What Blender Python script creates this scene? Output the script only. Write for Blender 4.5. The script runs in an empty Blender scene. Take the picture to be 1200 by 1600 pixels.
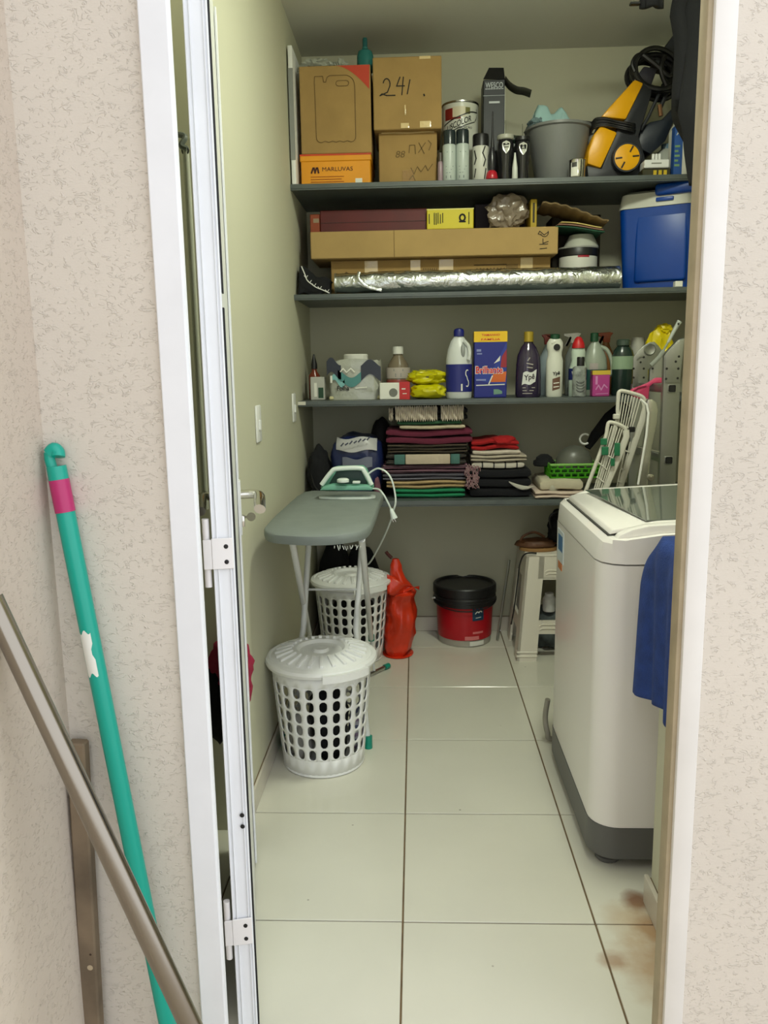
import bpy, bmesh, math, random
from mathutils import Matrix, Vector, noise

S = bpy.context.scene
COL = S.collection
PI = math.pi
random.seed(4)

# ------------------------------------------------------------------ camera, sky, exposure
FPX, PITCH, YAW, ROLL, CAMH = 1251.0, .17479, .04133, -.01639, 1.30
_cy, _sy, _cp, _sp = math.cos(YAW), math.sin(YAW), math.cos(PITCH), math.sin(PITCH)
FWD = Vector((-_sy * _cp, _cy * _cp, -_sp))
_r0 = Vector((_cy, _sy, 0)); _u0 = _r0.cross(FWD)
RIGHT = math.cos(ROLL) * _r0 + math.sin(ROLL) * _u0
UP = -math.sin(ROLL) * _r0 + math.cos(ROLL) * _u0
EYE = Vector((0, 0, CAMH))
cam_data = bpy.data.cameras.new('camera')
cam_data.sensor_fit = 'AUTO'; cam_data.sensor_width = 36.0
cam_data.lens = FPX / 1600.0 * 36.0
cam_data.clip_start = .02
cam = bpy.data.objects.new('camera', cam_data); COL.objects.link(cam)
mw = Matrix((RIGHT, UP, -FWD)).transposed().to_4x4(); mw.translation = EYE
cam.matrix_world = mw
S.camera = cam

world = bpy.data.worlds.new('sky'); S.world = world; world.use_nodes = True
wn = world.node_tree; wn.nodes.clear()
_bg = wn.nodes.new('ShaderNodeBackground'); _wo = wn.nodes.new('ShaderNodeOutputWorld')
_bg.inputs['Color'].default_value = (.93, .96, 1.0, 1); _bg.inputs['Strength'].default_value = 1.55
wn.links.new(_bg.outputs[0], _wo.inputs[0])

LAMP_POWER = 86.0
LAMP_COLOR = (.95, 1.0, .82)
S.view_settings.view_transform = 'Standard'; S.view_settings.look = 'None'
S.view_settings.gamma = 1.0; S.view_settings.use_curve_mapping = False
S.view_settings.exposure = 0.25


def at(px, py, Y):
    """world point seen at photo pixel (px, py) at room depth Y"""
    d = FWD + RIGHT * ((px - 600) / FPX) - UP * ((py - 800) / FPX)
    return EYE + d * (Y / d.y)


def xz(px, py, Y):
    p = at(px, py, Y); return (p.x, p.z)


# ------------------------------------------------------------------ materials
def lin(c):
    c /= 255.0
    return c / 12.92 if c <= .04045 else ((c + .055) / 1.055) ** 2.4


def rgba(c): return (lin(c[0]), lin(c[1]), lin(c[2]), 1)


MATS = {}


def mat(name, rgb, rough=.55, metal=0.0, bump=0.0, bscale=60, var=0.0, vscale=6, trans=0.0, alpha=1.0, coat=0.0, distort=0.0, bdist=.002):
    if name in MATS: return MATS[name]
    m = bpy.data.materials.new(name); m.use_nodes = True
    nt = m.node_tree; b = nt.nodes['Principled BSDF']
    b.inputs['Base Color'].default_value = rgba(rgb)
    b.inputs['Roughness'].default_value = rough
    b.inputs['Metallic'].default_value = metal
    if trans: b.inputs['Transmission Weight'].default_value = trans
    if alpha < 1: b.inputs['Alpha'].default_value = alpha
    if coat: b.inputs['Coat Weight'].default_value = coat
    tc = None
    if bump or var: tc = nt.nodes.new('ShaderNodeTexCoord')
    if var:
        n = nt.nodes.new('ShaderNodeTexNoise'); n.inputs['Scale'].default_value = vscale; n.inputs['Detail'].default_value = 5
        nt.links.new(tc.outputs['Object'], n.inputs['Vector'])
        r = nt.nodes.new('ShaderNodeValToRGB')
        c = rgba(rgb)
        r.color_ramp.elements[0].position = .3; r.color_ramp.elements[1].position = .7
        r.color_ramp.elements[0].color = tuple(v * (1 - var) for v in c[:3]) + (1,)
        r.color_ramp.elements[1].color = tuple(min(1, v * (1 + var)) for v in c[:3]) + (1,)
        nt.links.new(n.outputs['Fac'], r.inputs['Fac']); nt.links.new(r.outputs['Color'], b.inputs['Base Color'])
    if bump:
        n = nt.nodes.new('ShaderNodeTexNoise'); n.inputs['Scale'].default_value = bscale; n.inputs['Detail'].default_value = 4
        n.inputs['Distortion'].default_value = distort
        nt.links.new(tc.outputs['Object'], n.inputs['Vector'])
        bp = nt.nodes.new('ShaderNodeBump'); bp.inputs['Strength'].default_value = bump; bp.inputs['Distance'].default_value = bdist
        nt.links.new(n.outputs['Fac'], bp.inputs['Height']); nt.links.new(bp.outputs['Normal'], b.inputs['Normal'])
    MATS[name] = m
    return m


def stripes(name, cols, pitch, axis='Z', rough=.9, off=0.0):
    """woven stripes repeating every `pitch` metres along an object axis"""
    if name in MATS: return MATS[name]
    m = mat(name, cols[0], rough, bump=.3, bscale=400)
    nt = m.node_tree; b = nt.nodes['Principled BSDF']
    tc = nt.nodes.new('ShaderNodeTexCoord'); sp = nt.nodes.new('ShaderNodeSeparateXYZ')
    nt.links.new(tc.outputs['Object'], sp.inputs[0])
    a = nt.nodes.new('ShaderNodeMath'); a.operation = 'MULTIPLY_ADD'; a.inputs[1].default_value = 1 / pitch; a.inputs[2].default_value = off + 50
    f = nt.nodes.new('ShaderNodeMath'); f.operation = 'FRACT'
    nt.links.new(sp.outputs[axis], a.inputs[0]); nt.links.new(a.outputs[0], f.inputs[0])
    r = nt.nodes.new('ShaderNodeValToRGB'); r.color_ramp.interpolation = 'CONSTANT'
    while len(r.color_ramp.elements) < len(cols): r.color_ramp.elements.new(.5)
    for i, c in enumerate(cols):
        r.color_ramp.elements[i].position = i / len(cols); r.color_ramp.elements[i].color = rgba(c)
    nt.links.new(f.outputs[0], r.inputs['Fac']); nt.links.new(r.outputs['Color'], b.inputs['Base Color'])
    return m


def stucco(name, rgb):
    """fine combed render: short broken ridges, mostly level"""
    m = mat(name, rgb, .9, var=.045, vscale=2.5)
    nt = m.node_tree; b = nt.nodes['Principled BSDF']; L = nt.links.new
    tc = nt.nodes.new('ShaderNodeTexCoord')
    mp = nt.nodes.new('ShaderNodeMapping'); mp.inputs['Scale'].default_value = (1, 1, 2.0)
    L(tc.outputs['Object'], mp.inputs['Vector'])
    def nz(sc, det, dist, src):
        n = nt.nodes.new('ShaderNodeTexNoise'); n.inputs['Scale'].default_value = sc; n.inputs['Detail'].default_value = det; n.inputs['Distortion'].default_value = dist
        L(src, n.inputs['Vector']); return n.outputs['Fac']
    def math_(op, x, y):
        q = nt.nodes.new('ShaderNodeMath'); q.operation = op
        for k, v in enumerate((x, y)):
            if v is None: continue
            if isinstance(v, (int, float)): q.inputs[k].default_value = v
            else: L(v, q.inputs[k])
        return q.outputs[0]
    def rng(x, a0, a1, b0, b1):
        q = nt.nodes.new('ShaderNodeMapRange')
        for k, v in zip(('From Min', 'From Max', 'To Min', 'To Max'), (a0, a1, b0, b1)): q.inputs[k].default_value = v
        L(x, q.inputs['Value']); return q.outputs[0]
    ridge = rng(math_('ABSOLUTE', math_('SUBTRACT', nz(52, 2, 1.2, mp.outputs[0]), .5), None), 0, .045, 1, 0)
    gate = rng(nz(95, 2, .4, tc.outputs['Object']), .49, .58, 0, 1)
    grain = nz(210, 3, 0, mp.outputs[0])
    h = math_('ADD', math_('MULTIPLY', ridge, gate), math_('MULTIPLY', grain, .30))
    bp = nt.nodes.new('ShaderNodeBump'); bp.inputs['Strength'].default_value = .56; bp.inputs['Distance'].default_value = .0026
    L(h, bp.inputs['Height']); L(bp.outputs['Normal'], b.inputs['Normal'])
    return m


def tile_mat():
    m = mat('glazed_tile', (216, 214, 200), .16, var=.035, vscale=2.5, bump=.12, bscale=4, bdist=.002)
    nt = m.node_tree; b = nt.nodes['Principled BSDF']
    src = b.inputs['Base Color'].links[0].from_socket
    tc = nt.nodes.new('ShaderNodeTexCoord')
    # scuff specks
    v = nt.nodes.new('ShaderNodeTexVoronoi'); v.inputs['Scale'].default_value = 7
    nt.links.new(tc.outputs['Object'], v.inputs['Vector'])
    mr = nt.nodes.new('ShaderNodeMapRange'); mr.inputs['From Min'].default_value = .018; mr.inputs['From Max'].default_value = .03
    mr.inputs['To Min'].default_value = .55; mr.inputs['To Max'].default_value = 0
    nt.links.new(v.outputs['Distance'], mr.inputs['Value'])
    mx = nt.nodes.new('ShaderNodeMixRGB'); mx.inputs['Color2'].default_value = rgba((90, 80, 66))
    nt.links.new(src, mx.inputs['Color1']); nt.links.new(mr.outputs[0], mx.inputs['Fac'])
    last = mx.outputs[0]
    # rust and damp stains in the corner by the doorway pillar
    n = nt.nodes.new('ShaderNodeTexNoise'); n.inputs['Scale'].default_value = 14; n.inputs['Detail'].default_value = 5
    nt.links.new(tc.outputs['Object'], n.inputs['Vector'])
    for (cx, cyy, r, col, amt) in ((.535, 1.80, .045, (120, 66, 36), .85), (.545, 1.70, .06, (140, 84, 46), .7), (.54, 1.58, .13, (170, 128, 80), .65), (.53, 1.72, .10, (186, 156, 112), .5), (.43, 1.60, .035, (150, 104, 60), .5)):
        d = nt.nodes.new('ShaderNodeVectorMath'); d.operation = 'DISTANCE'; d.inputs[1].default_value = (cx, cyy, 0)
        nt.links.new(tc.outputs['Object'], d.inputs[0])
        a = nt.nodes.new('ShaderNodeMath'); a.operation = 'MULTIPLY_ADD'; a.inputs[1].default_value = r * 1.1
        nt.links.new(n.outputs['Fac'], a.inputs[0]); nt.links.new(d.outputs['Value'], a.inputs[2])
        k = nt.nodes.new('ShaderNodeMapRange'); k.inputs['From Min'].default_value = r * .9; k.inputs['From Max'].default_value = r * 1.6
        k.inputs['To Min'].default_value = amt; k.inputs['To Max'].default_value = 0
        nt.links.new(a.outputs[0], k.inputs['Value'])
        x = nt.nodes.new('ShaderNodeMixRGB'); x.inputs['Color2'].default_value = rgba(col)
        nt.links.new(last, x.inputs['Color1']); nt.links.new(k.outputs[0], x.inputs['Fac']); last = x.outputs[0]
    nt.links.new(last, b.inputs['Base Color'])
    return m


# ------------------------------------------------------------------ mesh helpers
class MB:
    def __init__(self): self.bm = bmesh.new()

    def _new(self, n0): self.bm.verts.ensure_lookup_table(); return self.bm.verts[n0:]

    def box(self, x0, x1, y0, y1, z0, z1, bev=0.0, seg=2, M=None):
        r = bmesh.ops.create_cube(self.bm, size=1)
        vs = r['verts']
        for v in vs:
            v.co = Vector((x0 + (v.co.x + .5) * (x1 - x0), y0 + (v.co.y + .5) * (y1 - y0), z0 + (v.co.z + .5) * (z1 - z0)))
        if bev:
            es = list({e for v in vs for e in v.link_edges})
            rr = bmesh.ops.bevel(self.bm, geom=es, offset=bev, segments=seg, affect='EDGES', profile=.5)
            vs = list(set(rr['verts']) | {v for v in vs if v.is_valid})
        if M:
            for v in vs: v.co = M @ v.co
        return self

    def prism(self, poly, a, b, axis='Y', bev=0.0):
        """polygon of 2-D points extruded from a to b along an axis (Y: poly in XZ, X: poly in YZ, Z: poly in XY)"""
        def P(p, t):
            return {'Y': (p[0], t, p[1]), 'X': (t, p[0], p[1]), 'Z': (p[0], p[1], t)}[axis]
        A = [self.bm.verts.new(P(p, a)) for p in poly]; B = [self.bm.verts.new(P(p, b)) for p in poly]
        n = len(poly); fs = [self.bm.faces.new(A), self.bm.faces.new(B[::-1])]
        for i in range(n): fs.append(self.bm.faces.new((A[(i + 1) % n], A[i], B[i], B[(i + 1) % n])))
        bmesh.ops.recalc_face_normals(self.bm, faces=fs)
        if bev:
            es = list({e for f in fs for e in f.edges})
            bmesh.ops.bevel(self.bm, geom=es, offset=bev, segments=2, affect='EDGES', profile=.5)
        return self

    def lathe(self, prof, c=(0, 0, 0), n=28, sx=1.0, sy=1.0, axis='Z', cap=True, a0=0, a1=2 * PI):
        rings = []
        full = abs(a1 - a0 - 2 * PI) < 1e-6
        m = n if full else n + 1
        for r, z in prof:
            ring = []
            for i in range(m):
                a = a0 + (a1 - a0) * i / n
                x, y = r * math.cos(a) * sx, r * math.sin(a) * sy
                p = {'Z': (x, y, z), 'Y': (x, z, y), 'X': (z, x, y)}[axis]
                ring.append(self.bm.verts.new((c[0] + p[0], c[1] + p[1], c[2] + p[2])))
            rings.append(ring)
        fs = []
        for k in range(len(rings) - 1):
            A, B = rings[k], rings[k + 1]
            for i in range(n):
                j = (i + 1) % m
                fs.append(self.bm.faces.new((A[i], A[j], B[j], B[i])))
        if cap and full:
            if prof[0][0] > 1e-5: fs.append(self.bm.faces.new(rings[0][::-1]))
            if prof[-1][0] > 1e-5: fs.append(self.bm.faces.new(rings[-1]))
        bmesh.ops.recalc_face_normals(self.bm, faces=fs)
        return self

    def tube(self, pts, r, n=8, closed=False, flat=1.0, taper=None):
        pts = [Vector(p) for p in pts]; N = len(pts); rings = []
        prev = None
        for i, p in enumerate(pts):
            if closed: t = pts[(i + 1) % N] - pts[i - 1]
            elif i == 0: t = pts[1] - p
            elif i == N - 1: t = p - pts[-2]
            else: t = (pts[i + 1] - p).normalized() + (p - pts[i - 1]).normalized()
            t.normalize()
            if prev is None:
                u = t.cross(Vector((0, 1, 0)))
                if u.length < .1: u = t.cross(Vector((1, 0, 0)))
            else:
                u = prev - t * prev.dot(t)
            u.normalize(); prev = u; v = t.cross(u)
            rr = r if taper is None else r * (1 + (taper - 1) * i / (N - 1))
            rings.append([self.bm.verts.new(p + u * (rr * math.cos(2 * PI * k / n)) + v * (rr * flat * math.sin(2 * PI * k / n))) for k in range(n)])
        fs = []
        for i in range(N if closed else N - 1):
            A, B = rings[i], rings[(i + 1) % N]
            for k in range(n): fs.append(self.bm.faces.new((A[k], A[(k + 1) % n], B[(k + 1) % n], B[k])))
        if not closed: fs += [self.bm.faces.new(rings[0][::-1]), self.bm.faces.new(rings[-1])]
        bmesh.ops.recalc_face_normals(self.bm, faces=fs)
        return self

    def grid(self, fn, nu, nv, wrap=False):
        V = [[self.bm.verts.new(fn(i / nu, j / nv)) for i in range(nu if wrap else nu + 1)] for j in range(nv + 1)]
        for j in range(nv):
            for i in range(nu):
                k = (i + 1) % nu if wrap else i + 1
                self.bm.faces.new((V[j][i], V[j][k], V[j + 1][k], V[j + 1][i]))
        return self

    def blob(self, c, rad, amp=.1, freq=3.0, seed=0, sub=3, floor=None, pw=1.0):
        r = bmesh.ops.create_icosphere(self.bm, subdivisions=sub, radius=1)
        o = Vector((seed * 7.3, seed * 3.1, seed * 1.7))
        for v in r['verts']:
            d = v.co.normalized()
            if pw != 1.0:
                d = Vector([math.copysign(abs(q) ** pw, q) for q in d])
            k = 1 + amp * (noise.noise(d * freq + o) + .5 * noise.noise(d * freq * 2.3 + o) + .35 * abs(noise.noise(d * freq * 5 + o)))
            p = Vector((c[0] + d.x * rad[0] * k, c[1] + d.y * rad[1] * k, c[2] + d.z * rad[2] * k))
            if floor is not None and p.z < floor: p.z = floor
            v.co = p
        return self

    def xform(self, M):
        for v in self.bm.verts: v.co = M @ v.co
        return self

    def mesh(self, name, smooth=35):
        me = bpy.data.meshes.new(name)
        self.bm.to_mesh(me); self.bm.free()
        if smooth:
            me.shade_smooth(); me.set_sharp_from_angle(angle=math.radians(smooth))
        return me


def tag(o, label, cat, group=None, kind=None):
    if label: o['label'] = label
    if cat: o['category'] = cat
    if group: o['group'] = group
    if kind: o['kind'] = kind
    return o


def thing(name, label, cat, loc, group=None, kind=None):
    o = bpy.data.objects.new(name, None); COL.objects.link(o)
    o.empty_display_size = .03
    o.location = loc
    return tag(o, label, cat, group, kind)


def wloc(o): return Vector(o.location) if o.parent is None else Vector((0, 0, 0))


def obj(name, mb, m, parent=None, smooth=35, solid=0.0, sub=0, label=None):
    """one mesh object; geometry is given in room coordinates"""
    me = mb.mesh(name, smooth) if isinstance(mb, MB) else mb
    if m is not None and not me.materials: me.materials.append(m)
    o = bpy.data.objects.new(name, me); COL.objects.link(o)
    if parent is not None:
        o.parent = parent
        o.matrix_parent_inverse = Matrix.Translation(-wloc(parent))
    else:
        xs = [v.co for v in me.vertices]
        c = Vector((sum(v.x for v in xs) / len(xs), sum(v.y for v in xs) / len(xs), min(v.z for v in xs)))
        me.transform(Matrix.Translation(-c)); o.location = c
    if label: o['label'] = label
    if solid:
        s = o.modifiers.new('thickness', 'SOLIDIFY'); s.thickness = solid; s.offset = 0
    if sub:
        s = o.modifiers.new('smooth', 'SUBSURF'); s.levels = sub; s.render_levels = sub
    return o


def struct(name, mb, m, label=None, cat=None, smooth=35):
    me = mb.mesh(name, smooth); me.materials.append(m)
    o = bpy.data.objects.new(name, me); COL.objects.link(o)
    return tag(o, label, cat, None, 'structure')


def dup(root, delta, label, group=None):
    def cp(o, par):
        c = o.copy(); COL.objects.link(c)
        if par is not None: c.parent = par; c.matrix_parent_inverse = o.matrix_parent_inverse.copy()
        for ch in o.children: cp(ch, c)
        return c
    r = cp(root, None); r.location = Vector(root.location) + Vector(delta)
    tag(r, label, None, group)
    return r


def lettering(s, parent, m, width, height, place, name='lettering', shear=0.0, rot=0.0, bold=0.0):
    """flat print: place(x, y) -> room point, x and y centred on the word"""
    cu = bpy.data.curves.new(name, 'FONT'); cu.body = s; cu.size = 1; cu.shear = shear; cu.offset = bold; cu.resolution_u = 3
    t = bpy.data.objects.new(name, cu)
    me = bpy.data.meshes.new_from_object(t)
    bpy.data.objects.remove(t); bpy.data.curves.remove(cu)
    xs = [v.co.x for v in me.vertices]; ys = [v.co.y for v in me.vertices]
    cx, cy, w, h = (min(xs) + max(xs)) / 2, (min(ys) + max(ys)) / 2, max(xs) - min(xs), max(ys) - min(ys)
    cr, sr = math.cos(rot), math.sin(rot)
    for v in me.vertices:
        x, y = (v.co.x - cx) / w * width, (v.co.y - cy) / h * height
        v.co = place(x * cr - y * sr, x * sr + y * cr)
    return obj(name, me, m, parent, smooth=0)


def flat(cx, cz, Y): return lambda x, y: Vector((cx + x, Y, cz + y))


def wrap(cx, cy, r, cz, a=0.0, sx=1.0, sy=1.0):
    return lambda x, y: Vector((cx + r * sx * math.sin(x / r + a), cy - r * sy * math.cos(x / r + a), cz + y))


def stroke(mb, pts, w, place, dy=-.0008):
    """pen stroke: a thin ribbon through 2-D points"""
    P = [Vector(p) for p in pts]
    for i in range(len(P) - 1):
        d = (P[i + 1] - P[i]); L = d.length
        if L < 1e-6: continue
        d /= L; n = Vector((-d.y, d.x)) * w / 2; e = d * w * .4
        q = [P[i] - e + n, P[i] - e - n, P[i + 1] + e - n, P[i + 1] + e + n]
        mb.bm.faces.new([mb.bm.verts.new(place(*v) + Vector((0, dy - .00002 * i, 0))) for v in q])
    return mb


def arc(cx, cy, rx, ry, a0, a1, n=10):
    return [(cx + rx * math.cos(math.radians(a0 + (a1 - a0) * i / n)), cy + ry * math.sin(math.radians(a0 + (a1 - a0) * i / n))) for i in range(n + 1)]


def smooth_path(pts, k=6):
    """Catmull-Rom through 3-D points"""
    P = [Vector(p) for p in pts]; out = []
    for i in range(len(P) - 1):
        a, b, c, d = P[max(i - 1, 0)], P[i], P[i + 1], P[min(i + 2, len(P) - 1)]
        for j in range(k):
            t = j / k
            out.append(.5 * ((2 * b) + (c - a) * t + (2 * a - 5 * b + 4 * c - d) * t * t + (3 * b - a - 3 * c + d) * t ** 3))
    out.append(P[-1]); return out


# ------------------------------------------------------------------ common materials
WALL = mat('painted_wall', (196, 195, 172), .75, bump=.25, bscale=35, bdist=.002)
CEIL = mat('ceiling_paint', (214, 214, 206), .8, bump=.3, bscale=20)
STUC = stucco('stucco', (211, 203, 191))
STUC2 = stucco('stucco_side', (200, 188, 174))
WHITE_AL = mat('white_aluminium', (232, 234, 238), .35, var=.03, vscale=9)
JAMB_R = mat('worn_white_frame', (226, 223, 218), .5, var=.04, vscale=7)
GROUT = mat('grout', (112, 92, 66), .9, var=.25, vscale=20)
TILE = tile_mat()
SLATE = mat('grey_stone_shelf', (84, 91, 90), .38, var=.12, vscale=14)
BLACK = mat('black_plastic', (20, 20, 22), .4)
INK = mat('black_ink', (22, 20, 20), .8)
RUBBER = mat('black_rubber', (14, 14, 15), .6)
STEEL = mat('steel', (190, 190, 186), .25, metal=1)
CHROME = mat('chrome', (205, 203, 196), .14, metal=1)
ALU = mat('aluminium', (176, 178, 174), .34, metal=1, bump=.1, bscale=200)
CARD = mat('cardboard', (158, 128, 76), .85, var=.08, vscale=10)
CARD2 = mat('cardboard_dull', (160, 134, 88), .85, var=.08, vscale=8)
TAPE = mat('packing_tape', (214, 190, 140), .15, coat=.5, bump=.6, bscale=60)
PAPER = mat('white_paper', (226, 226, 216), .7)
WPLAST = mat('white_plastic', (232, 233, 230), .38)
DARKCLOTH = mat('black_cloth', (16, 17, 21), .95, bump=.5, bscale=60)

# ------------------------------------------------------------------ structure
XL, YB, XR, CH = -.50, 3.90, 1.30, 2.70
YF, YF2 = 1.30, 1.42
m = MB().box(-.75, 1.45, YB, YB + .12, 0, CH); struct('wall_back', m, WALL)
m = MB().box(-.80, XL, 2.10, YB, 0, CH).box(-.80, -.64, YF2, 2.10, 0, CH); struct('wall_left', m, WALL)
m = MB().box(XR, XR + .12, 1.35, YB, 0, CH); struct('wall_right', m, WALL)
m = MB().box(.562, XR + .12, 1.355, 1.79, 0, .90, .006, 1); struct('wall_low', m, WALL)
m = MB().box(-.80, XR + .12, YF2 - .02, YB + .12, CH, CH + .12); struct('ceiling', m, CEIL)
m = MB().box(-.80, -.409, YF, YF2, 0, CH + .3).box(.473, 2.6, YF, 1.355, 0, CH + .3).box(-.409, .473, YF, YF2, 2.14, CH + .3)
struct('wall_front', m, STUC)
m = MB().box(-.80, -.615, -2.2, YF, 0, CH + .3); struct('wall_outside', m, STUC2)
m = MB().box(-3, 4, -4, YF, -.1, 0); struct('floor_outside', m, mat('concrete', (196, 186, 170), .9, var=.1, bump=.3))

fl = struct('floor', MB().box(-.80, XR + .12, YF, YB, -.08, -.004), GROUT)
xs = [-.64, -.499, -.042, .415, .872, 1.30]; ys = [1.30, 1.717, 2.193, 2.676, 3.159, 3.645, 3.90]
for i in range(len(xs) - 1):
    for j in range(len(ys) - 1):
        dz = random.uniform(-.0006, .0006)
        obj('tile', MB().box(xs[i] + .0022, xs[i + 1] - .0022, ys[j] + .0022, ys[j + 1] - .0022, -.006, dz, .0012, 1), TILE, fl)

SKIRT = mat('skirting_tile', (206, 200, 186), .25, var=.04)
sk = struct('baseboard_back', MB().box(-.5, XR, YB - .004, YB, 0, .074), GROUT)
for a, b in ((-.499, -.042), (-.042, .415), (.415, .872), (.872, 1.299)):
    obj('tile', MB().box(a + .0015, b - .0015, YB - .012, YB - .003, .001, .073, .001, 1), SKIRT, sk)
sk = struct('baseboard_left', MB().box(XL, XL + .003, 2.10, YB, 0, .074), GROUT)
for a, b in ((2.10, 2.193), (2.193, 2.676), (2.676, 3.159), (3.159, 3.645), (3.645, 3.886)):
    obj('tile', MB().box(XL + .002, XL + .010, a + .0015, b - .0015, .001, .073, .001, 1), SKIRT, sk)
sk = struct('baseboard_right', MB().box(.558, .562, 1.36, 1.788, 0, .074), GROUT)
obj('tile', MB().box(.549, .560, 1.36, 1.800, .001, .075, .001, 1), SKIRT, sk)

# door frame: front faces and reveals
fr = thing('trim_1', 'white aluminium door frame set in the textured wall', 'door frame', (.03, YF, 0), kind='structure')
obj('jamb', MB().box(-.409, -.3635, YF - .012, YF + .002, 0, 2.14, .002, 1).box(-.372, -.362, YF - .008, YF + .003, 0, 2.14, .001, 1), WHITE_AL, fr)
obj('jamb', MB().box(.440, .474, YF - .012, YF + .034, 0, 2.14, .003, 2), JAMB_R, fr)
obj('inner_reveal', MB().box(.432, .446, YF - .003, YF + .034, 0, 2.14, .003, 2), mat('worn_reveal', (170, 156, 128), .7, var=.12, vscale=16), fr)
obj('frame_head', MB().box(-.409, .474, YF - .012, YF + .055, 2.10, 2.14, .002, 1), WHITE_AL, fr)

# door leaf, open, seen on its hinge edge
DO = Vector((-.326, 1.385, 0)); DA = math.radians(11.8)
DM = Matrix.Translation(DO) @ Matrix.Rotation(DA, 4, 'Z')      # local: x<0 leaf thickness, y along leaf
dr = thing('door_1', 'white aluminium door standing open, seen on its hinge edge', 'door', DO, kind='structure')
DT, DL = .038, .63
obj('leaf', MB().box(-DT + .001, -.001, .004, DL, .012, 2.10, .002, 1, M=DM), mat('door_leaf_paint', (226, 228, 224), .4), dr)
eg = MB().box(-DT, 0, -.003, .004, .012, 2.10, M=DM)
for a in (-DT + .0005, -DT + .008, -.0085, -.0035): eg.box(a, a + .0022, -.0062, -.002, .012, 2.10, .0006, 1, M=DM)
obj('edge_profile', eg, WHITE_AL, dr)
obj('gasket', MB().box(0, .0032, .004, .03, .012, 1.41, M=DM).box(0, .0032, .004, .03, 1.435, 2.10, M=DM), RUBBER, dr)
obj('far_stile', MB().box(0, .005, DL - .08, DL, .012, 2.10, .001, 1, M=DM).box(-DT - .002, -DT + .001, DL - .08, DL, .012, 2.10, M=DM), WHITE_AL, dr)
HM = mat('hinge_paint', (234, 231, 230), .4)
for zc in (.985, .235, 2.03):
    h = obj('hinge', MB().box(-DT - .001, -.002, -.0095, -.0062, zc - .028, zc + .028, .001, 1, M=DM)
            .box(-DT - .016, -DT - .001, -.0085, -.0052, zc - .028, zc + .026, .001, 1, M=DM)
            .lathe([(.0062, zc - .062), (.0062, zc + .062)], c=(-.3735, 1.378, 0), n=16), HM, dr)
    for k in (-.015, .013):
        p = DM @ Vector((-.014, -.0095, zc + k))
        obj('screw', MB().lathe([(.0001, -.0014), (.004, -.001), (.0042, 0)], c=p, axis='Y', n=12), BLACK, h)
for k in (.478, .455):
    p = DM @ Vector((-.010, -.0066, k))
    obj('drain_hole', MB().lathe([(.0001, -.0006), (.0044, -.0004), (.0044, 0)], c=p, axis='Y', n=14), BLACK, dr)
hy = DL - .055
hz = 1.003
for s, x0 in ((1, 0.004), (-1, -DT - .001)):
    pts = [(x0, hy, hz), (x0 + s * .03, hy, hz), (x0 + s * .043, hy - .004, hz - .001), (x0 + s * .049, hy - .016, hz - .004), (x0 + s * .049, hy - .05, hz - .014), (x0 + s * .048, hy - .10, hz - .022)]
    hd = obj('handle', MB().tube([DM @ Vector(p) for p in smooth_path(pts, 4)], .0115, 12, flat=1.25), CHROME, dr, label='chrome lever handle')
    c = DM @ Vector((x0, hy, hz))
    obj('rosette', MB().box(min(x0, x0 + s * .004), max(x0, x0 + s * .004), hy - .02, hy + .02, hz - .10, hz + .035, .0015, 1, M=DM), WHITE_AL if s > 0 else CHROME, dr)
obj('lock_cylinder', MB().box(.004, .015, hy - .008, hy + .008, hz - .082, hz - .052, .003, 2, M=DM), CHROME, dr)
ky = MB().box(.015, .024, hy - .002, hy + .002, hz - .060, hz - .055, M=DM)
ky.lathe([(.0001, -.001), (.011, -.001), (.011, .001), (.0001, .001)], c=(0, 0, 0), axis='Y', n=18)
ky.bm.verts.ensure_lookup_table()
for v in ky.bm.verts[8:]: v.co = DM @ (v.co * 1.0 + Vector((.031, hy, hz - .0575)))
obj('key', ky, mat('brass_key', (120, 118, 100), .35, metal=1), dr)

# shelves, fixed stone slabs
for n, (zt, th, xe) in enumerate(((2.050, .018, XR), (1.616, .017, XR), (1.177, .017, .86), (.745, .020, .90))):
    sh = obj('shelf_slab', MB().box(XL, XR, 3.41, YB, zt - th, zt, .001, 1).box(XL, XR, 3.412, 3.43, zt - th - .006, zt - th, .001, 1), SLATE)
    tag(sh, ('grey stone shelf topmost of four, under the boxes and pressure washer', 'grey stone shelf second from the top, under the foil roll and cooler',
             'grey stone shelf third from the top, under the cleaning bottles', 'lowest grey stone shelf, under the folded towels')[n], 'shelf', 'grey wall shelves')
    if n == 2: obj('end_patch', MB().box(XL + .001, XL + .034, 3.4085, 3.4105, zt - .016, zt - .001), mat('white_plaster_patch', (206, 204, 190), .8), sh)
Z1, Z2, Z3, Z4 = 2.050, 1.616, 1.177, .745

# ceiling lamp (above the frame) that lights the room
LX, LY = .48, 2.08
lp = thing('ceiling_lamp', 'round white flush ceiling lamp lighting the storage room', 'lamp', (LX, LY, CH))
obj('base', MB().lathe([(.150, CH - .012), (.150, CH)], c=(LX, LY, 0), n=32), WPLAST, lp)
em = mat('lamp_glow', (255, 252, 230), .5)
_b = em.node_tree.nodes['Principled BSDF']; _b.inputs['Emission Color'].default_value = LAMP_COLOR + (1,); _b.inputs['Emission Strength'].default_value = LAMP_POWER
obj('diffuser', MB().lathe([(.145, CH - .012), (.145, CH - .04), (.13, CH - .055), (.0001, CH - .06)], c=(LX, LY, 0), n=32, cap=False), em, lp)

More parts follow.
